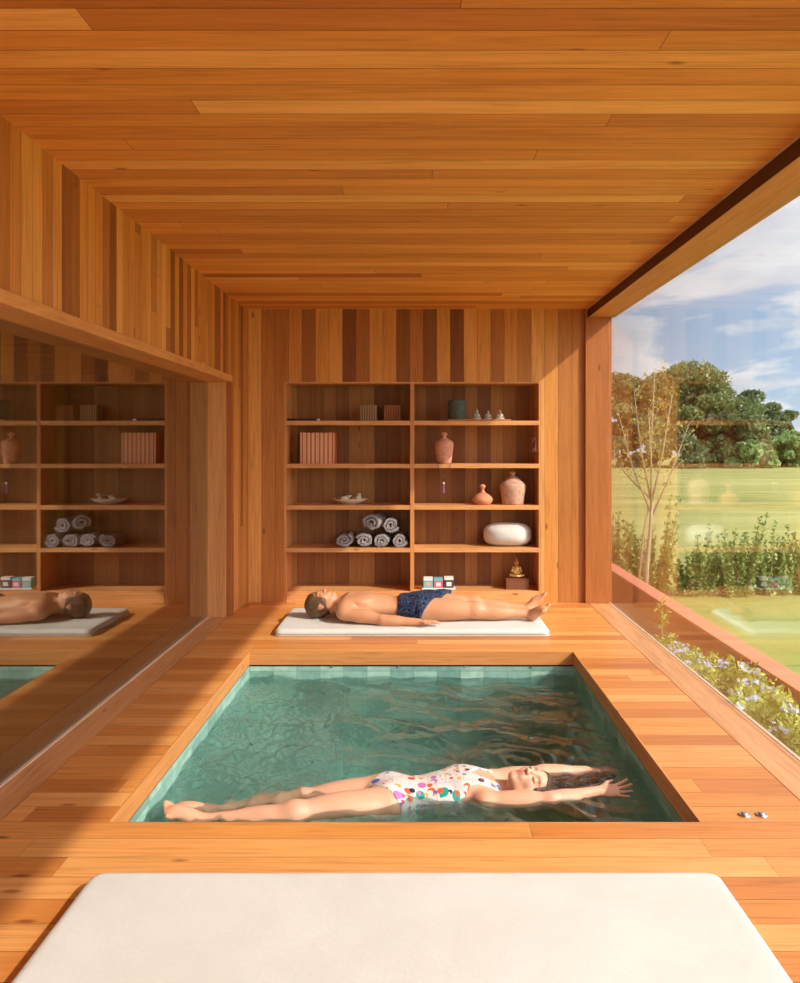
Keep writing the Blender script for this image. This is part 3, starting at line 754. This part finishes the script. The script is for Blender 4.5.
# --- books
def book(name,x,y,z,w,h,d,cover,page,label,group,band=True):
    r=empty(name,(x,y,z),label,'book',group)
    c=MB().box(0,.0018,0,d,0,h).box(w-.0018,w,0,d,0,h).box(.0018,w-.0018,0,.002,0,h).build('cover',M[cover],r)
    MB().box(.0018,w-.0018,.002,d-.003,.003,h-.003).build('page_block',M[page],r)
    if band:
        MB().box(w*.04,w*.24,-.0006,.0002,0,h).box(w*.76,w*.96,-.0006,.0002,0,h).build('spine_stripe',M[band],c)
    return r
ordn=['first','second','third','fourth','fifth','sixth','seventh','eighth']
x=px(300.5); 
for i in range(8):
    book('book',x,YB+.09,TIER[1],.0345,.262-.002*(i%3),.2,'orange_cloth','cream_paper','tall orange book with cream striped spine, %s from the left in its row'%ordn[i],'tall orange books on the second shelf',band='cream_paper'); x+=.0362
for k,(x0,cov,band,nm,w) in enumerate(((px(360,YB+.12),'sand_cloth','brown_line','sand coloured',.0205),(px(384,YB+.12),'tan_cloth','brown_line','tan brown',.0205))):
    x=x0
    for i in range(7):
        book('book',x,YB+.1,TIER[0],w-.001,.135,.13,cov,'cream_paper','small %s book on the top shelf, %s from the left in its row'%(nm,ordn[i]),'small %s books on the top shelf'%nm,band=band); x+=w
# --- slim black case
r=empty('flute_case',(px(304),YB+.05,TIER[0]),'slim black bar with a pale tip lying at the left end of the top shelf','case')
MB().box(-.135,.115,-.012,.02,0,.02).build('case_body',M['black'],r,bevel=.004)
MB().box(.115,.140,-.011,.018,.002,.018).build('tip',M['steel'],r,bevel=.004)
# --- plate with pods
r=empty('plate',(px(349.5),YB+.14,TIER[2]),'shallow cream oval plate on the third shelf of the left bay','plate')
pl=MB().lathe([(.05,0),(.06,.004),(.11,.022),(.148,.045),(.15,.048),(.142,.046),(.10,.026),(.05,.012),(.001,.011)],n=48).build('dish',M['ceramic'],r,smooth=True); pl.scale=(1,.7,1)
pods=[(-.085,.0,.028,.028,.6,'seed','brown seed pod lying at the left of the plate'),(-.045,-.02,.03,.025,.8,'shell','pale shell next to the left pod on the plate'),(-.01,.02,.034,.03,.9,'shell','biggest pale shell in the middle of the plate'),
      (.03,-.015,.03,.024,.8,'seed','brown seed pod right of the middle of the plate'),(.065,.01,.032,.028,.9,'shell','pale shell leaning at the right of the plate'),(.078,-.025,.06,.016,1,'shell','tiny shell on top at the right of the plate')]
for i,(dx,dy,z,rr,fl_,m,lab) in enumerate(pods):
    me=bpy.data.meshes.new('pod'); bm=bmesh.new(); bmesh.ops.create_icosphere(bm,subdivisions=3,radius=rr)
    for v in bm.verts:
        n=mnoise.noise(v.co*60+Vector((i*3,0,0))); v.co*=1+.25*n; v.co.z*=fl_*.8; v.co.x*=1.25
    bm.to_mesh(me); bm.free()
    o=link('shell' if m=='shell' else 'seed_pod',me,M[m],None,(px(349.5)+dx,YB+.14+dy,TIER[2]+z+.022),smooth=True); tag(o,lab,'shell' if m=='shell' else 'seed pod','shells and pods on the plate')
# --- rolled towels
def towel(x,y,z,R_,L,label,rz=0,seed=0):
    r=empty('towel',(x,y,z),label,'towel','rolled grey towels on the fourth shelf',rz)
    turns=2.1; n=110; rnd=random.Random(seed); th=.019; outer=[]; inner=[]
    flat=rnd.uniform(.78,.92)
    for i in range(n+1):
        t=i/n; a=t*turns*2*PI+seed; rad=R_*(.16+.84*t)*(1+.05*math.sin(a*2+seed)+.03*math.sin(a*5+seed*2)); 
        outer.append((rad*math.cos(a),rad*math.sin(a)*flat)); rad2=rad-th*(.5+.5*min(1,t*3)); inner.append((rad2*math.cos(a),rad2*math.sin(a)*flat))
    vs=[];fs=[]; zo=R_*flat; K=6
    for k in range(K+1):
        y_=L*k/K; bulge=1+.04*math.sin(PI*k/K)+(.0 if 0<k<K else -.03)
        for (a_,b_) in outer: vs.append((a_*bulge,y_,zo+b_*bulge))
        for (a_,b_) in inner: vs.append((a_*bulge,y_,zo+b_*bulge))
    m=2*(n+1)
    for k in range(K):
        for i in range(n):
            o0=k*m+i; q0=k*m+n+1+i
            fs.append((o0,o0+1,o0+1+m,o0+m)); fs.append((q0+1,q0,q0+m,q0+m+1))
        fs.append((k*m+n,k*m+2*n+1,(k+1)*m+2*n+1,(k+1)*m+n)); fs.append((k*m,k*m+m,k*m+m+n+1,k*m+n+1))
    ends=[]
    for kk in (0,K):
        for i in range(n):
            q=(kk*m+i,kk*m+n+1+i,kk*m+n+2+i,kk*m+i+1); ends.append(q if kk==0 else q[::-1])
    o=MB().add(vs,fs).build('rolled_cloth',M['towel'],r,smooth=True)
    MB().add(vs,ends).build('hem',M['towel_hem'],o)
    # fringe hairs on the front end
    f=MB()
    for i in range(0,n,2):
        a_,b_=outer[i]; p0=Vector((a_,0,zo+b_)); dr=Vector((rnd.uniform(-.25,.25),-1,rnd.uniform(-.7,.1))).normalized(); l=rnd.uniform(.01,.02)
        f.tube([p0-dr*.006,p0+dr*l*.6,p0+dr*l+Vector((0,0,-.002))],[.0026,.002,.001],4)
    f.build('fringe',M['towel_edge'],o)
tz=TIER[3]; tl=[(344,.0,.078,'leftmost rolled grey towel, apart at the left end of the pile',.0),(364,.0,.076,'rolled grey towel in the bottom row, second from the left',.05),(382.5,.0,.073,'rolled grey towel in the bottom row, third from the left',-.03),(400,.0,.070,'rolled grey towel in the bottom row against the divider',.0)]
for i,(p_,dz,R_,lab,rz) in enumerate(tl): towel(px(p_,YB+.03),YB+.02,tz+dz,R_,.27,lab,rz,i*1.7+.4)
towel(px(372,YB+.03),YB+.035,tz+.132,.082,.24,'rolled grey towel on top of the pile, the left of the upper two',-.3,3.1)
towel(px(391,YB+.03),YB+.04,tz+.126,.076,.24,'rolled grey towel on top of the pile, the right of the upper two',-.04,5.2)
# --- right bay, top tier
yc=YB+.12; z0=TIER[0]
r=empty('pot',(px(457,yc),yc,z0+.012),'dark grey-green cylindrical pot on the top shelf of the right bay','pot')
MB().lathe([(.070,0),(.076,.006),(.077,.155),(.074,.163),(.068,.163),(.066,.15),(.06,.02),(.001,.018)],n=40).build('vessel',M['pot_dark'],r,smooth=True)
r=empty('tray',(px(479,yc),yc-.02,z0),'thin wooden tray under the dark pot and the three small figurines','tray')
MB().box(-.262,.262,-.06,.075,.004,.012).build('tray_board',M['boardx'],r,bevel=.002)
for s_ in (-1,1): MB().box(s_*.235-.012,s_*.235+.012,-.05,.06,0,.004).build('foot',M['boardx'],r)
def figurine(name,x,y,z,hh,mat,label,cat,group=None,topknot=True,smooth_k=1.0,h=.0022):
    r=empty(name,(x,y,z),label,cat,group); s=SDF((-.6*hh,-.45*hh,-.01),(.6*hh,.45*hh,1.12*hh),h*hh/.1)
    k=.03*hh
    s.ell((0,0,.09*hh),(.36*hh,.26*hh,.10*hh),k=k)
    for q in (-1,1):
        s.cone((q*.12*hh,-.02*hh,.15*hh),(q*.33*hh,-.08*hh,.12*hh),.09*hh,.075*hh,k); s.cone((q*.33*hh,-.1*hh,.12*hh),(0,-.2*hh,.12*hh),.065*hh,.05*hh,k)
        s.cone((q*.17*hh,0,.52*hh),(q*.25*hh,-.03*hh,.33*hh),.065*hh,.05*hh,k); s.cone((q*.25*hh,-.03*hh,.33*hh),(q*.04*hh,-.2*hh,.25*hh),.05*hh,.04*hh,k)
        s.ell((q*.115*hh,0,.72*hh),(.02*hh,.03*hh,.06*hh),k=.01*hh)
    s.ell((0,0,.38*hh),(.19*hh,.13*hh,.22*hh),k=k); s.cone((0,0,.5*hh),(0,0,.66*hh),.06*hh,.055*hh,k)
    s.ell((0,-.01*hh,.74*hh),(.115*hh,.12*hh,.14*hh),k=.02*hh); s.ell((0,-.13*hh,.73*hh),(.02*hh,.03*hh,.035*hh),k=.02*hh)
    if topknot: s.ell((0,.01*hh,.9*hh),(.06*hh,.06*hh,.07*hh),k=.03*hh); s.cone((0,.01*hh,.93*hh),(0,.01*hh,1.04*hh),.03*hh,.012*hh,.01*hh)
    V,F=nets(s.D,s.lo,s.h); V[:,2]=np.maximum(V[:,2],0)
    o=smooth_obj('figure',V,F,M[mat],r); return r
for i,(p_,hh,lab,tk) in enumerate(((477,.09,'small pale seated stone figurine next to the dark pot',True),(488,.085,'small pale seated stone figurine, middle of three',False),(500,.09,'small pale seated stone figurine at the right end of the tray',False))):
    figurine('figurine',px(p_,yc-.02),yc-.03,z0+.012,hh,'figurine',lab,'figurine','three small figurines on the tray',tk)
# --- lidded vases
def vase(x,y,z,prof,lid,mat,label):
    r=empty('lidded_vase',(x,y,z),label,'vase')
    MB().lathe(prof,n=44).build('vase_body',M[mat],r,smooth=True); MB().lathe(lid,n=36).build('lid',M[mat],r,smooth=True)
vase(px(444.3,yc-.03),yc-.03,TIER[1],[(.052,0),(.058,.004),(.066,.05),(.076,.13),(.078,.165),(.072,.183),(.055,.196),(.036,.203)],[(.037,.203),(.034,.208),(.018,.213),(.014,.223),(.019,.233),(.026,.245),(.026,.252),(.018,.260),(.008,.264)],'clay_pink','tall pink clay vase with knobbed lid on the second shelf, cord hanging from it')
vase(px(482.6,yc-.02),yc-.02,TIER[2],[(.055,0),(.066,.004),(.084,.03),(.086,.045),(.078,.063),(.052,.085),(.03,.098)],[(.031,.098),(.022,.106),(.014,.116),(.014,.13),(.021,.142),(.026,.153),(.022,.164),(.01,.170)],'clay_orange','small squat orange clay vase with knob lid on the third shelf')
vase(px(512.8,yc),yc,TIER[2],[(.085,0),(.092,.006),(.098,.06),(.107,.12),(.110,.155),(.104,.172),(.082,.192),(.052,.218),(.03,.232)],[(.031,.232),(.019,.238),(.014,.246),(.016,.254),(.026,.262),(.028,.270),(.014,.277)],'clay_grey','largest greyish clay vase with knobbed lid on the third shelf')
# cord with tassel
xc=px(444.3,YB); r=empty('cord_necklace',(xc,YB-.004,TIER[1]),'brown cord with purple tassel hanging over the shelf edge below the pink vase','necklace')
MB().tube([(-.055,.09,.003),(-.054,.03,.003),(-.052,-.004,.002),(-.048,-.008,-.03),(-.02,-.008,-.11),(-.006,-.008,-.15)],.0024,6).tube([(.05,.09,.003),(.052,.03,.003),(.053,-.004,.002),(.046,-.008,-.03),(.012,-.008,-.11),(-.006,-.008,-.15)],.0024,6).build('cord',M['cord'],r,smooth=True)
MB().lathe([(.003,-.172),(.008,-.166),(.009,-.158),(.003,-.15)],(-.006,-.008,0),16).build('bead',M['ceramic'],r,smooth=True)
t_=MB()
for k in range(14):
    a=k*2.4; q=.0035*math.sqrt(k/3); t_.tube([(-.006+q*.4*math.cos(a),-.008+q*.4*math.sin(a),-.170),(-.006+q*math.cos(a),-.008+q*math.sin(a),-.235-.004*(k%3))],.0017,5)
t_.build('tassel',M['purple'],r)
# wall latch on inner right side
r=empty('wall_latch',(SX1-.018,YB+.16,TIER[1]+.13),'small pale metal latch on the inner right side of the second shelf','latch')
MB().box(-.008,0,-.012,.012,-.03,.10).build('plate',M['steel'],r,bevel=.002); MB().tube([(-.008,0,.085),(-.026,0,.08),(-.028,0,.05)],.005,8).build('hook',M['chan'],r); MB().tube([(-.008,0,.0),(-.024,0,-.005),(-.026,0,-.03)],.005,8).build('hook',M['chan'],r)
# --- rounded bolster cushion
me=bpy.data.meshes.new('cushion'); bm=bmesh.new(); bmesh.ops.create_uvsphere(bm,u_segments=56,v_segments=32,radius=1)
for v in bm.verts:
    c_=v.co.copy(); p_=3.0
    q=(abs(c_.x)**p_+abs(c_.z)**p_)**(1/p_); q=max(q,1e-6); L=math.hypot(c_.x,c_.z); f_=L/q if q>1e-5 else 1
    x_=c_.x*f_*.198; z_=c_.z*f_*.096; y_=c_.y*.125; v.co=(x_,y_,.096+z_+.0015*mnoise.noise(Vector((x_*25,y_*25,z_*40))))
bm.to_mesh(me); bm.free()
r=empty('bolster_cushion',(px(507.8,yc),YB+.15,TIER[3]),'rounded cream cushion on the fourth shelf of the right bay','cushion')
cvr=link('cover',me,M['canvas'],r,smooth=True)
pts=[(.2*abs(math.cos(a))**(2/3)*math.copysign(1,math.cos(a)),0,.096+.097*abs(math.sin(a))**(2/3)*math.copysign(1,math.sin(a))) for a in [2*PI*i/64 for i in range(65)]]
MB().tube(pts,.0035,6).build('seam_piping',M['canvas'],cvr,smooth=True)
# --- three boxes on white tray
yb=YB+.11
r=empty('display_tray',(px(438.5,yb),yb,ZP),'white tray on the bottom shelf holding three small boxes','tray')
MB().box(-.14,.14,-.06,.07,.003,.012).box(-.14,.14,-.062,-.058,.003,.018).build('tray_board',M['paperw'],r,bevel=.002)
for s_ in (-1,1): MB().box(s_*.12-.01,s_*.12+.01,-.05,.06,0,.003).build('foot',M['paperw'],r)
for i,(p0,w,hh,c1,lab,c2) in enumerate(((423.5,.078,.088,'teal','small teal box on the white tray, the left of three','paperw'),(433.7,.075,.084,'pinkc','small pink box on the white tray, middle of three','teal'),(443.9,.08,.092,'greyc','small charcoal box with white label on the white tray','paperw'))):
    x0=px(p0,yb); r=empty('box',(x0,yb-.045,ZP+.012),lab,'box','three boxes on the white tray')
    ct=MB().box(0,w,0,.07,0,hh).build('carton',M[c1],r,bevel=.002)
    MB().box(.001,w-.001,-.0005,.071,hh-.022,hh+.001).build('lid_band',M[c2],ct)
    MB().box(w*.25,w*.78,-.0012,0,hh*.2,hh*.58).build('label_patch',M['paperw' if i!=0 else 'chan'],ct)
# --- golden statue on block
yb=YB+.13; xb=px(516.5,yb)
r=empty('wood_block',(xb,yb,ZP),'brown wooden box serving as a stand for the golden statue','box')
MB().box(-.094,.094,-.06,.06,0,.082).build('block_body',M['walnut'],r,bevel=.003); MB().box(-.097,.097,-.063,.063,.082,.092).build('lid',M['walnut'],r,bevel=.002)
figurine('statue',xb,yb,ZP+.092,.165,'gold','small golden seated statue with pointed crown on the wooden box','statue',None,True)

# ------------------------------------------------------------------ outdoors
GZ=-.6
g=MB()
for (a,b_,c,d) in [(1.6,160,-60,170),(-80,1.6,13,170),(-80,1.6,-60,YF-.06),(-80,-7.05,YF-.06,13),(-1.6,1.6,YB+.5,13)]:
    g.add([(a,c,GZ),(b_,c,GZ),(b_,d,GZ),(a,d,GZ)],[(0,1,2,3)])
struct(g.build('ground',M['grass']))
pw=struct(box('planter_wall',2.18,2.31,-3,9.6,GZ-.02,-.13,M['concrete']))
box('coping',2.17,2.325,-3,9.6,-.13,-.10,M['concrete_top'],pw,bevel=.004)
struct(box('planter_soil_bed',1.6,2.18,-3,9.6,-.62,-.5,M['soil']))

def leaf_cloud(mb,c,rad,n,size,rnd,shell=.55,asp=.5,droop=0):
    for _ in range(n):
        d=Vector((rnd.gauss(0,1),rnd.gauss(0,1),rnd.gauss(0,1))).normalized(); k=shell+(1-shell)*rnd.random()
        p=Vector((c[0]+d.x*rad[0]*k,c[1]+d.y*rad[1]*k,c[2]+d.z*rad[2]*k))
        a=Vector((rnd.gauss(0,1),rnd.gauss(0,1),rnd.gauss(0,1)-droop)).normalized(); b=a.orthogonal().normalized()
        b=(b*math.cos(rnd.random()*6.3)+a.cross(b)*math.sin(rnd.random()*6.3)); s_=size*rnd.uniform(.6,1.3)
        mb.add([p-a*s_,p+b*s_*asp-a*s_*.1,p+a*s_,p-b*s_*asp-a*s_*.1],[(0,1,2,3)])

def far_tree(x,y,h,w,leaf,label,seed,nb=26,per=420,size=.28,cy0=.28,trunk=True,group='trees beyond the field',name='tree'):
    rnd=random.Random(seed); r=empty(name,(x,y,GZ),label,'tree' if name=='tree' else 'shrub',group)
    m=MB(); blobs=[]
    for k in range(nb):
        a=rnd.uniform(0,2*PI); q=math.sqrt(rnd.random())*.8; zz=cy0+(1-cy0)*rnd.random()
        prof=math.sqrt(max(.05,1-((zz-cy0-.1)/(1.0-cy0))**2))
        c=(math.cos(a)*q*w/2*prof,math.sin(a)*q*w/2*prof*.8,h*(zz-.10)); rr=w*.13*rnd.uniform(.7,1.3)
        blobs.append((c,rr)); leaf_cloud(m,c,(rr,rr,rr*.62),per,size,rnd,.6)
    m.build('crown',M[leaf],r)
    if trunk:
        t=MB(); t.tube([(0,0,0),(.1,0,h*.2),(0,.1,h*.4),(-.1,0,h*.65)],[w*.035,w*.03,w*.022,w*.01],8)
        for c,rr in blobs[:10]: t.tube([(0,0,h*.25),(c[0]*.5,c[1]*.5,h*.3+c[2]*.2),c],[w*.018,w*.012,w*.005],6)
        t.build('trunk',M['bark_dark'],r)
    return r
far_tree(18.9,74,9.0,10.0,'leaf_tree','dense olive green tree at the left end of the tree line, beside the post',1,32,700,.21)
far_tree(25.3,73,9.2,13.5,'leaf_tree','biggest broad green tree with domed crown beyond the field',2,46,760,.21)
far_tree(30.6,75,7.2,9.0,'leaf_dark','low dark tree under the right side of the big tree',3,20,620,.21)
far_tree(46.0,100,6.6,6.0,'leaf_dark','small dark round tree standing farther off at the right',4,16,380,.3)
far_tree(12,78,8.0,11,'leaf_tree','broad green tree hidden behind the post',6,22,380,.3)
far_tree(53,88,6.5,10,'leaf_dark','dark tree beyond the right edge of the view',7,18,380,.3)
for i,(x,y,h,w,lf,lab) in enumerate([(22,70,2.6,7,'leaf_dark','low dark bush under the left part of the big tree'),(28.5,69,2.2,5.5,'leaf_bright','bright green bush at the foot of the big tree'),
     (33,72,2.6,6,'leaf_bright','pale green rounded bush at the far side of the field'),(37.5,80,3.6,7,'leaf_bright','wide light green bush right of the tree line'),(41,84,3.2,8,'leaf_dark','dark green bush at the right end of the tree line'),(16,71,2.6,7,'leaf_dark','low dark bush at the foot of the left tree'),(25.6,71,3.0,6,'leaf_tree','olive bush in front of the trunk of the big tree'),(33.8,86,4.6,6,'leaf_dark','dark bushy growth between the big tree and the small round tree')]):
    far_tree(x,y,h,w,lf,lab,20+i,14,300,.26,.15,False,'bushes at the edge of the field','shrub')

# sapling
def sapling(x,y):
    rnd=random.Random(4); r=empty('sapling',(x,y,GZ),'slender young tree with pale stems and sparse yellowish leaves outside the window','tree')
    t=MB(); lf=MB()
    t.tube([(0,0,0),(.03,0,.5),(.07,0,.95),(.09,0,1.25)],[.03,.026,.022,.018],8)
    t.tube([(.0,0,0),(-.05,.03,.4),(.0,.02,.9),(.05,.02,1.2)],[.018,.015,.012,.01],7)
    for (a,b) in [((-.32,.0,2.35),.012),((-.1,.1,2.6),.012),((.12,0,2.75),.013),((.34,.05,2.5),.011),((.5,-.05,2.15),.01),((-.45,.1,1.9),.009),((.02,-.1,2.3),.01)]:
        e=Vector(a); s0=Vector((.08,0,rnd.uniform(1.05,1.3))); md=s0.lerp(e,.5)+Vector((rnd.uniform(-.03,.03),0,-.06))
        t.tube([s0,md,e],[.012,.009,.004],6)
        for k in range(7):
            q=s0.lerp(e,.35+.65*k/6); leaf_cloud(lf,q,(.14,.13,.12),18,.017,rnd,.1,.45)
            e2=q+Vector((rnd.uniform(-.15,.15),rnd.uniform(-.1,.1),rnd.uniform(0,.16))); t.tube([q,e2],[.004,.002],4); leaf_cloud(lf,e2,(.08,.08,.07),10,.022,rnd,.1,.45)
    t.build('trunk',M['bark'],r,smooth=True); lf.build('foliage',M['leaf_sapling'],r)
sapling(2.62,9.3)

# hedge shrubs
hl=['leftmost','second','third','fourth','fifth','sixth','seventh','eighth','ninth','tenth','eleventh','twelfth','thirteenth']
def shrub(x,y,h,w,label,seed):
    rnd=random.Random(seed); r=empty('hedge_shrub',(x,y,GZ),label,'shrub','hedge shrubs outside the window'); t=MB(); lf=MB()
    for k in range(22):
        bx,by=rnd.uniform(-w/2,w/2)*.9,rnd.uniform(-.2,.2); hh=h*rnd.uniform(.6,1.0) if k>1 else h*rnd.uniform(1.0,1.4)
        e=Vector((bx*1.15+rnd.uniform(-.08,.08),by,hh)); s0=Vector((bx*.5,by*.5,0)); t.tube([s0,s0.lerp(e,.5)+Vector((0,0,.02)),e],[.008,.006,.003],5)
        for j in range(12):
            q=s0.lerp(e,.05+.95*j/11); rr=.085*(1.1-.6*j/11); leaf_cloud(lf,q,(rr,rr,.06),22 if j<9 else 10,.025,rnd,.1,.55)
    t.build('stems',M['bark'],r); lf.build('foliage',M['leaf_hedge'],r)
rnd=random.Random(12)
xs_=[1.95,2.48,3.0,3.5,4.0,4.5,5.0,5.5,6.05,6.6,7.2,7.8,8.4]
for i,x in enumerate(xs_):
    shrub(x,10.3+rnd.uniform(-.15,.15),[1.0,1.05,.95,.62,.8,.7,.95,.9,.75,.9,.8,.85,.8][i],.62,'leafy green hedge shrub beyond the planter wall, %s from the left in the row'%hl[i] if i else 'leafy green hedge shrub beyond the planter wall, leftmost in the row behind the post',50+i)

# planter plants with flowers
def plumbago(x,y,h,label,seed,flowers=6,w=.28,tall=None):
    rnd=random.Random(seed); r=empty('flowering_plant',(x,y,-.5),label,'plant','plants in the planter bed'); t=MB(); lf=MB(); fl_=MB(); ends=[]
    for k in range(20):
        a=rnd.uniform(0,2*PI); q=rnd.uniform(.2,1)*w; hh=h*rnd.uniform(.65,1.05)
        if tall and k==0: a,q,hh=0,.02,tall
        e=Vector((math.cos(a)*q*.7,math.sin(a)*q,hh)); e.x=max(-.2,min(.22,e.x)); s0=Vector((0,0,0)); md=s0.lerp(e,.55)+Vector((0,0,.08)); t.tube([s0,md,e],[.006,.004,.002],5)
        for j in range(9):
            p_=(s0.lerp(md,j/4.5) if j<5 else md.lerp(e,(j-4)/4.0)); 
            if p_.z<.1: continue
            leaf_cloud(lf,p_,(.065,.065,.05),12,.024,rnd,.1,.34)
        ends.append(e)
    for e in ends[:flowers] if not tall else ends[1:1+flowers]:
        for j in range(9):
            c=e+Vector((rnd.gauss(0,.018),rnd.gauss(0,.022),.012+abs(rnd.gauss(0,.012)))); nrm=Vector((rnd.gauss(0,.6),rnd.gauss(0,.6)-.3,1)).normalized(); u=nrm.orthogonal().normalized(); v=nrm.cross(u)
            for q in range(5):
                a=q*2*PI/5; d_=u*math.cos(a)+v*math.sin(a); s_=v*math.cos(a)-u*math.sin(a)
                fl_.add([c,c+d_*.008+s_*.005,c+d_*.014,c+d_*.008-s_*.005],[(0,1,2,3)])
    t.build('stems',M['leaf_plum'],r); lf.build('foliage',M['leaf_plum'],r)
    if flowers: fl_.build('blossom',M['petal'],r)
ys_=[5.95,5.45,5.05,4.65,4.3,3.95,3.6,3.2]
hs=[.36,.42,.47,.5,.53,.56,.58,.58]
pl_lab=['slender yellow-green plant in the planter, farthest from the camera and growing tallest','low leafy plant with pale blue flowers, second from the far end of the planter','leafy plant with pale blue flowers, third from the far end of the planter','leafy plant with pale blue flowers, fourth from the far end of the planter','leafy plant with pale blue flowers, fifth from the far end of the planter','leafy plant with pale blue flowers, sixth from the far end of the planter','leafy plant with pale blue flowers, seventh from the far end of the planter','leafy plant with pale blue flowers, nearest in the planter row']
for i in range(8):
    plumbago(1.80+.05*math.sin(i*2.1),ys_[i],hs[i],pl_lab[i],80+i,0 if i==0 else 7,.26,.62 if i==0 else (.55 if i==5 else None))

# ------------------------------------------------------------------ sky and sun
W=bpy.data.worlds.new('World'); S.world=W; W.use_nodes=True; nt=W.node_tree; nt.nodes.clear()
t=NT.__new__(NT); t.t=nt; t.out=t.n('ShaderNodeOutputWorld')
tc=t.n('ShaderNodeTexCoord').outputs['Generated']; sp=t.n('ShaderNodeSeparateXYZ'); t.l(tc,sp.inputs[0]); zz=sp.outputs[2]
skyc=t.ramp(zz,[(0,srgb(206,220,234)),(.06,srgb(184,208,234)),(.16,srgb(166,194,226)),(.5,srgb(110,154,210)),(1,srgb(64,112,186))])
den=t.math('ADD',t.math('MAXIMUM',zz,0),.16)
cx=t.n('ShaderNodeCombineXYZ'); t.l(t.math('DIVIDE',sp.outputs[0],den),cx.inputs[0]); t.l(t.math('DIVIDE',sp.outputs[1],den),cx.inputs[1]); t.l(t.math('MULTIPLY',zz,9.0),cx.inputs[2])
n1=t.noise(t.scale(cx.outputs[0],(1.7,1.0,1.0),(2.3,.6,.0)),1.35,9,.56,.25)
c1=t.ramp(n1,[(.40,(0,0,0,1)),(.50,(1,1,1,1))])
n2=t.noise(t.scale(cx.outputs[0],(1,1,.4),(7,3,1)),.8,6,.6,.8); high=t.ramp(zz,[(.15,(0,0,0,1)),(.24,(1,1,1,1))])
c2=t.math('MULTIPLY',t.ramp(n2,[(.25,(.3,.3,.3,1)),(.55,(1,1,1,1))]),high)
cloud=t.math('MAXIMUM',t.math('MULTIPLY',c1,.92),t.math('MULTIPLY',c2,.92))
shade=t.ramp(t.noise(t.scale(cx.outputs[0],(1.7,1.0,1.0),(2.3,.6,.25)),1.35,5,.5),[(.4,srgb(244,246,250)),(.68,srgb(206,212,224))])
colr=t.mix(cloud,skyc,shade)
# the sky brightens towards the sun
sv=Vector((1.166,-.75,1.0)).normalized(); dp=t.n('ShaderNodeVectorMath',operation='DOT_PRODUCT'); t.l(tc,dp.inputs[0]); dp.inputs[1].default_value=tuple(sv)
au=t.math('POWER',t.math('MAXIMUM',dp.outputs['Value'],0),3.0)
bg=t.n('ShaderNodeBackground'); t.l(colr,bg.inputs[0]); t.l(t.math('MULTIPLY_ADD',au,4.2,1.45),bg.inputs[1]); t.l(bg.outputs[0],t.out.inputs[0])

sun=bpy.data.lights.new('sun','SUN'); sun.energy=5.0; sun.angle=math.radians(.9); sun.color=(1,.93,.82)
so=bpy.data.objects.new('sun',sun); COL.objects.link(so)
d=Vector((-1.166,.75,-1.0)); so.rotation_euler=d.to_track_quat('-Z','Y').to_euler(); so.location=(8,-2,8)

# ------------------------------------------------------------------ camera
cam=bpy.data.cameras.new('camera'); co=bpy.data.objects.new('camera',cam); COL.objects.link(co); S.camera=co
co.location=(0,0,1.3); co.rotation_euler=(PI/2,0,0); cam.sensor_fit='HORIZONTAL'; cam.sensor_width=24; cam.lens=24
cam.shift_x=-19/800; cam.shift_y=-45.5/800; cam.clip_end=500; cam.clip_start=.05
S.view_settings.view_transform='Standard'; S.view_settings.look='None'; S.view_settings.gamma=1; S.view_settings.use_curve_mapping=False
S.view_settings.exposure=-.08
cy=S.cycles; cy.max_bounces=12; cy.diffuse_bounces=6; cy.glossy_bounces=6; cy.transmission_bounces=8; cy.transparent_max_bounces=16
cy.sample_clamp_indirect=6; cy.use_denoising=True; cy.caustics_reflective=True; cy.caustics_refractive=True; cy.blur_glossy=.3
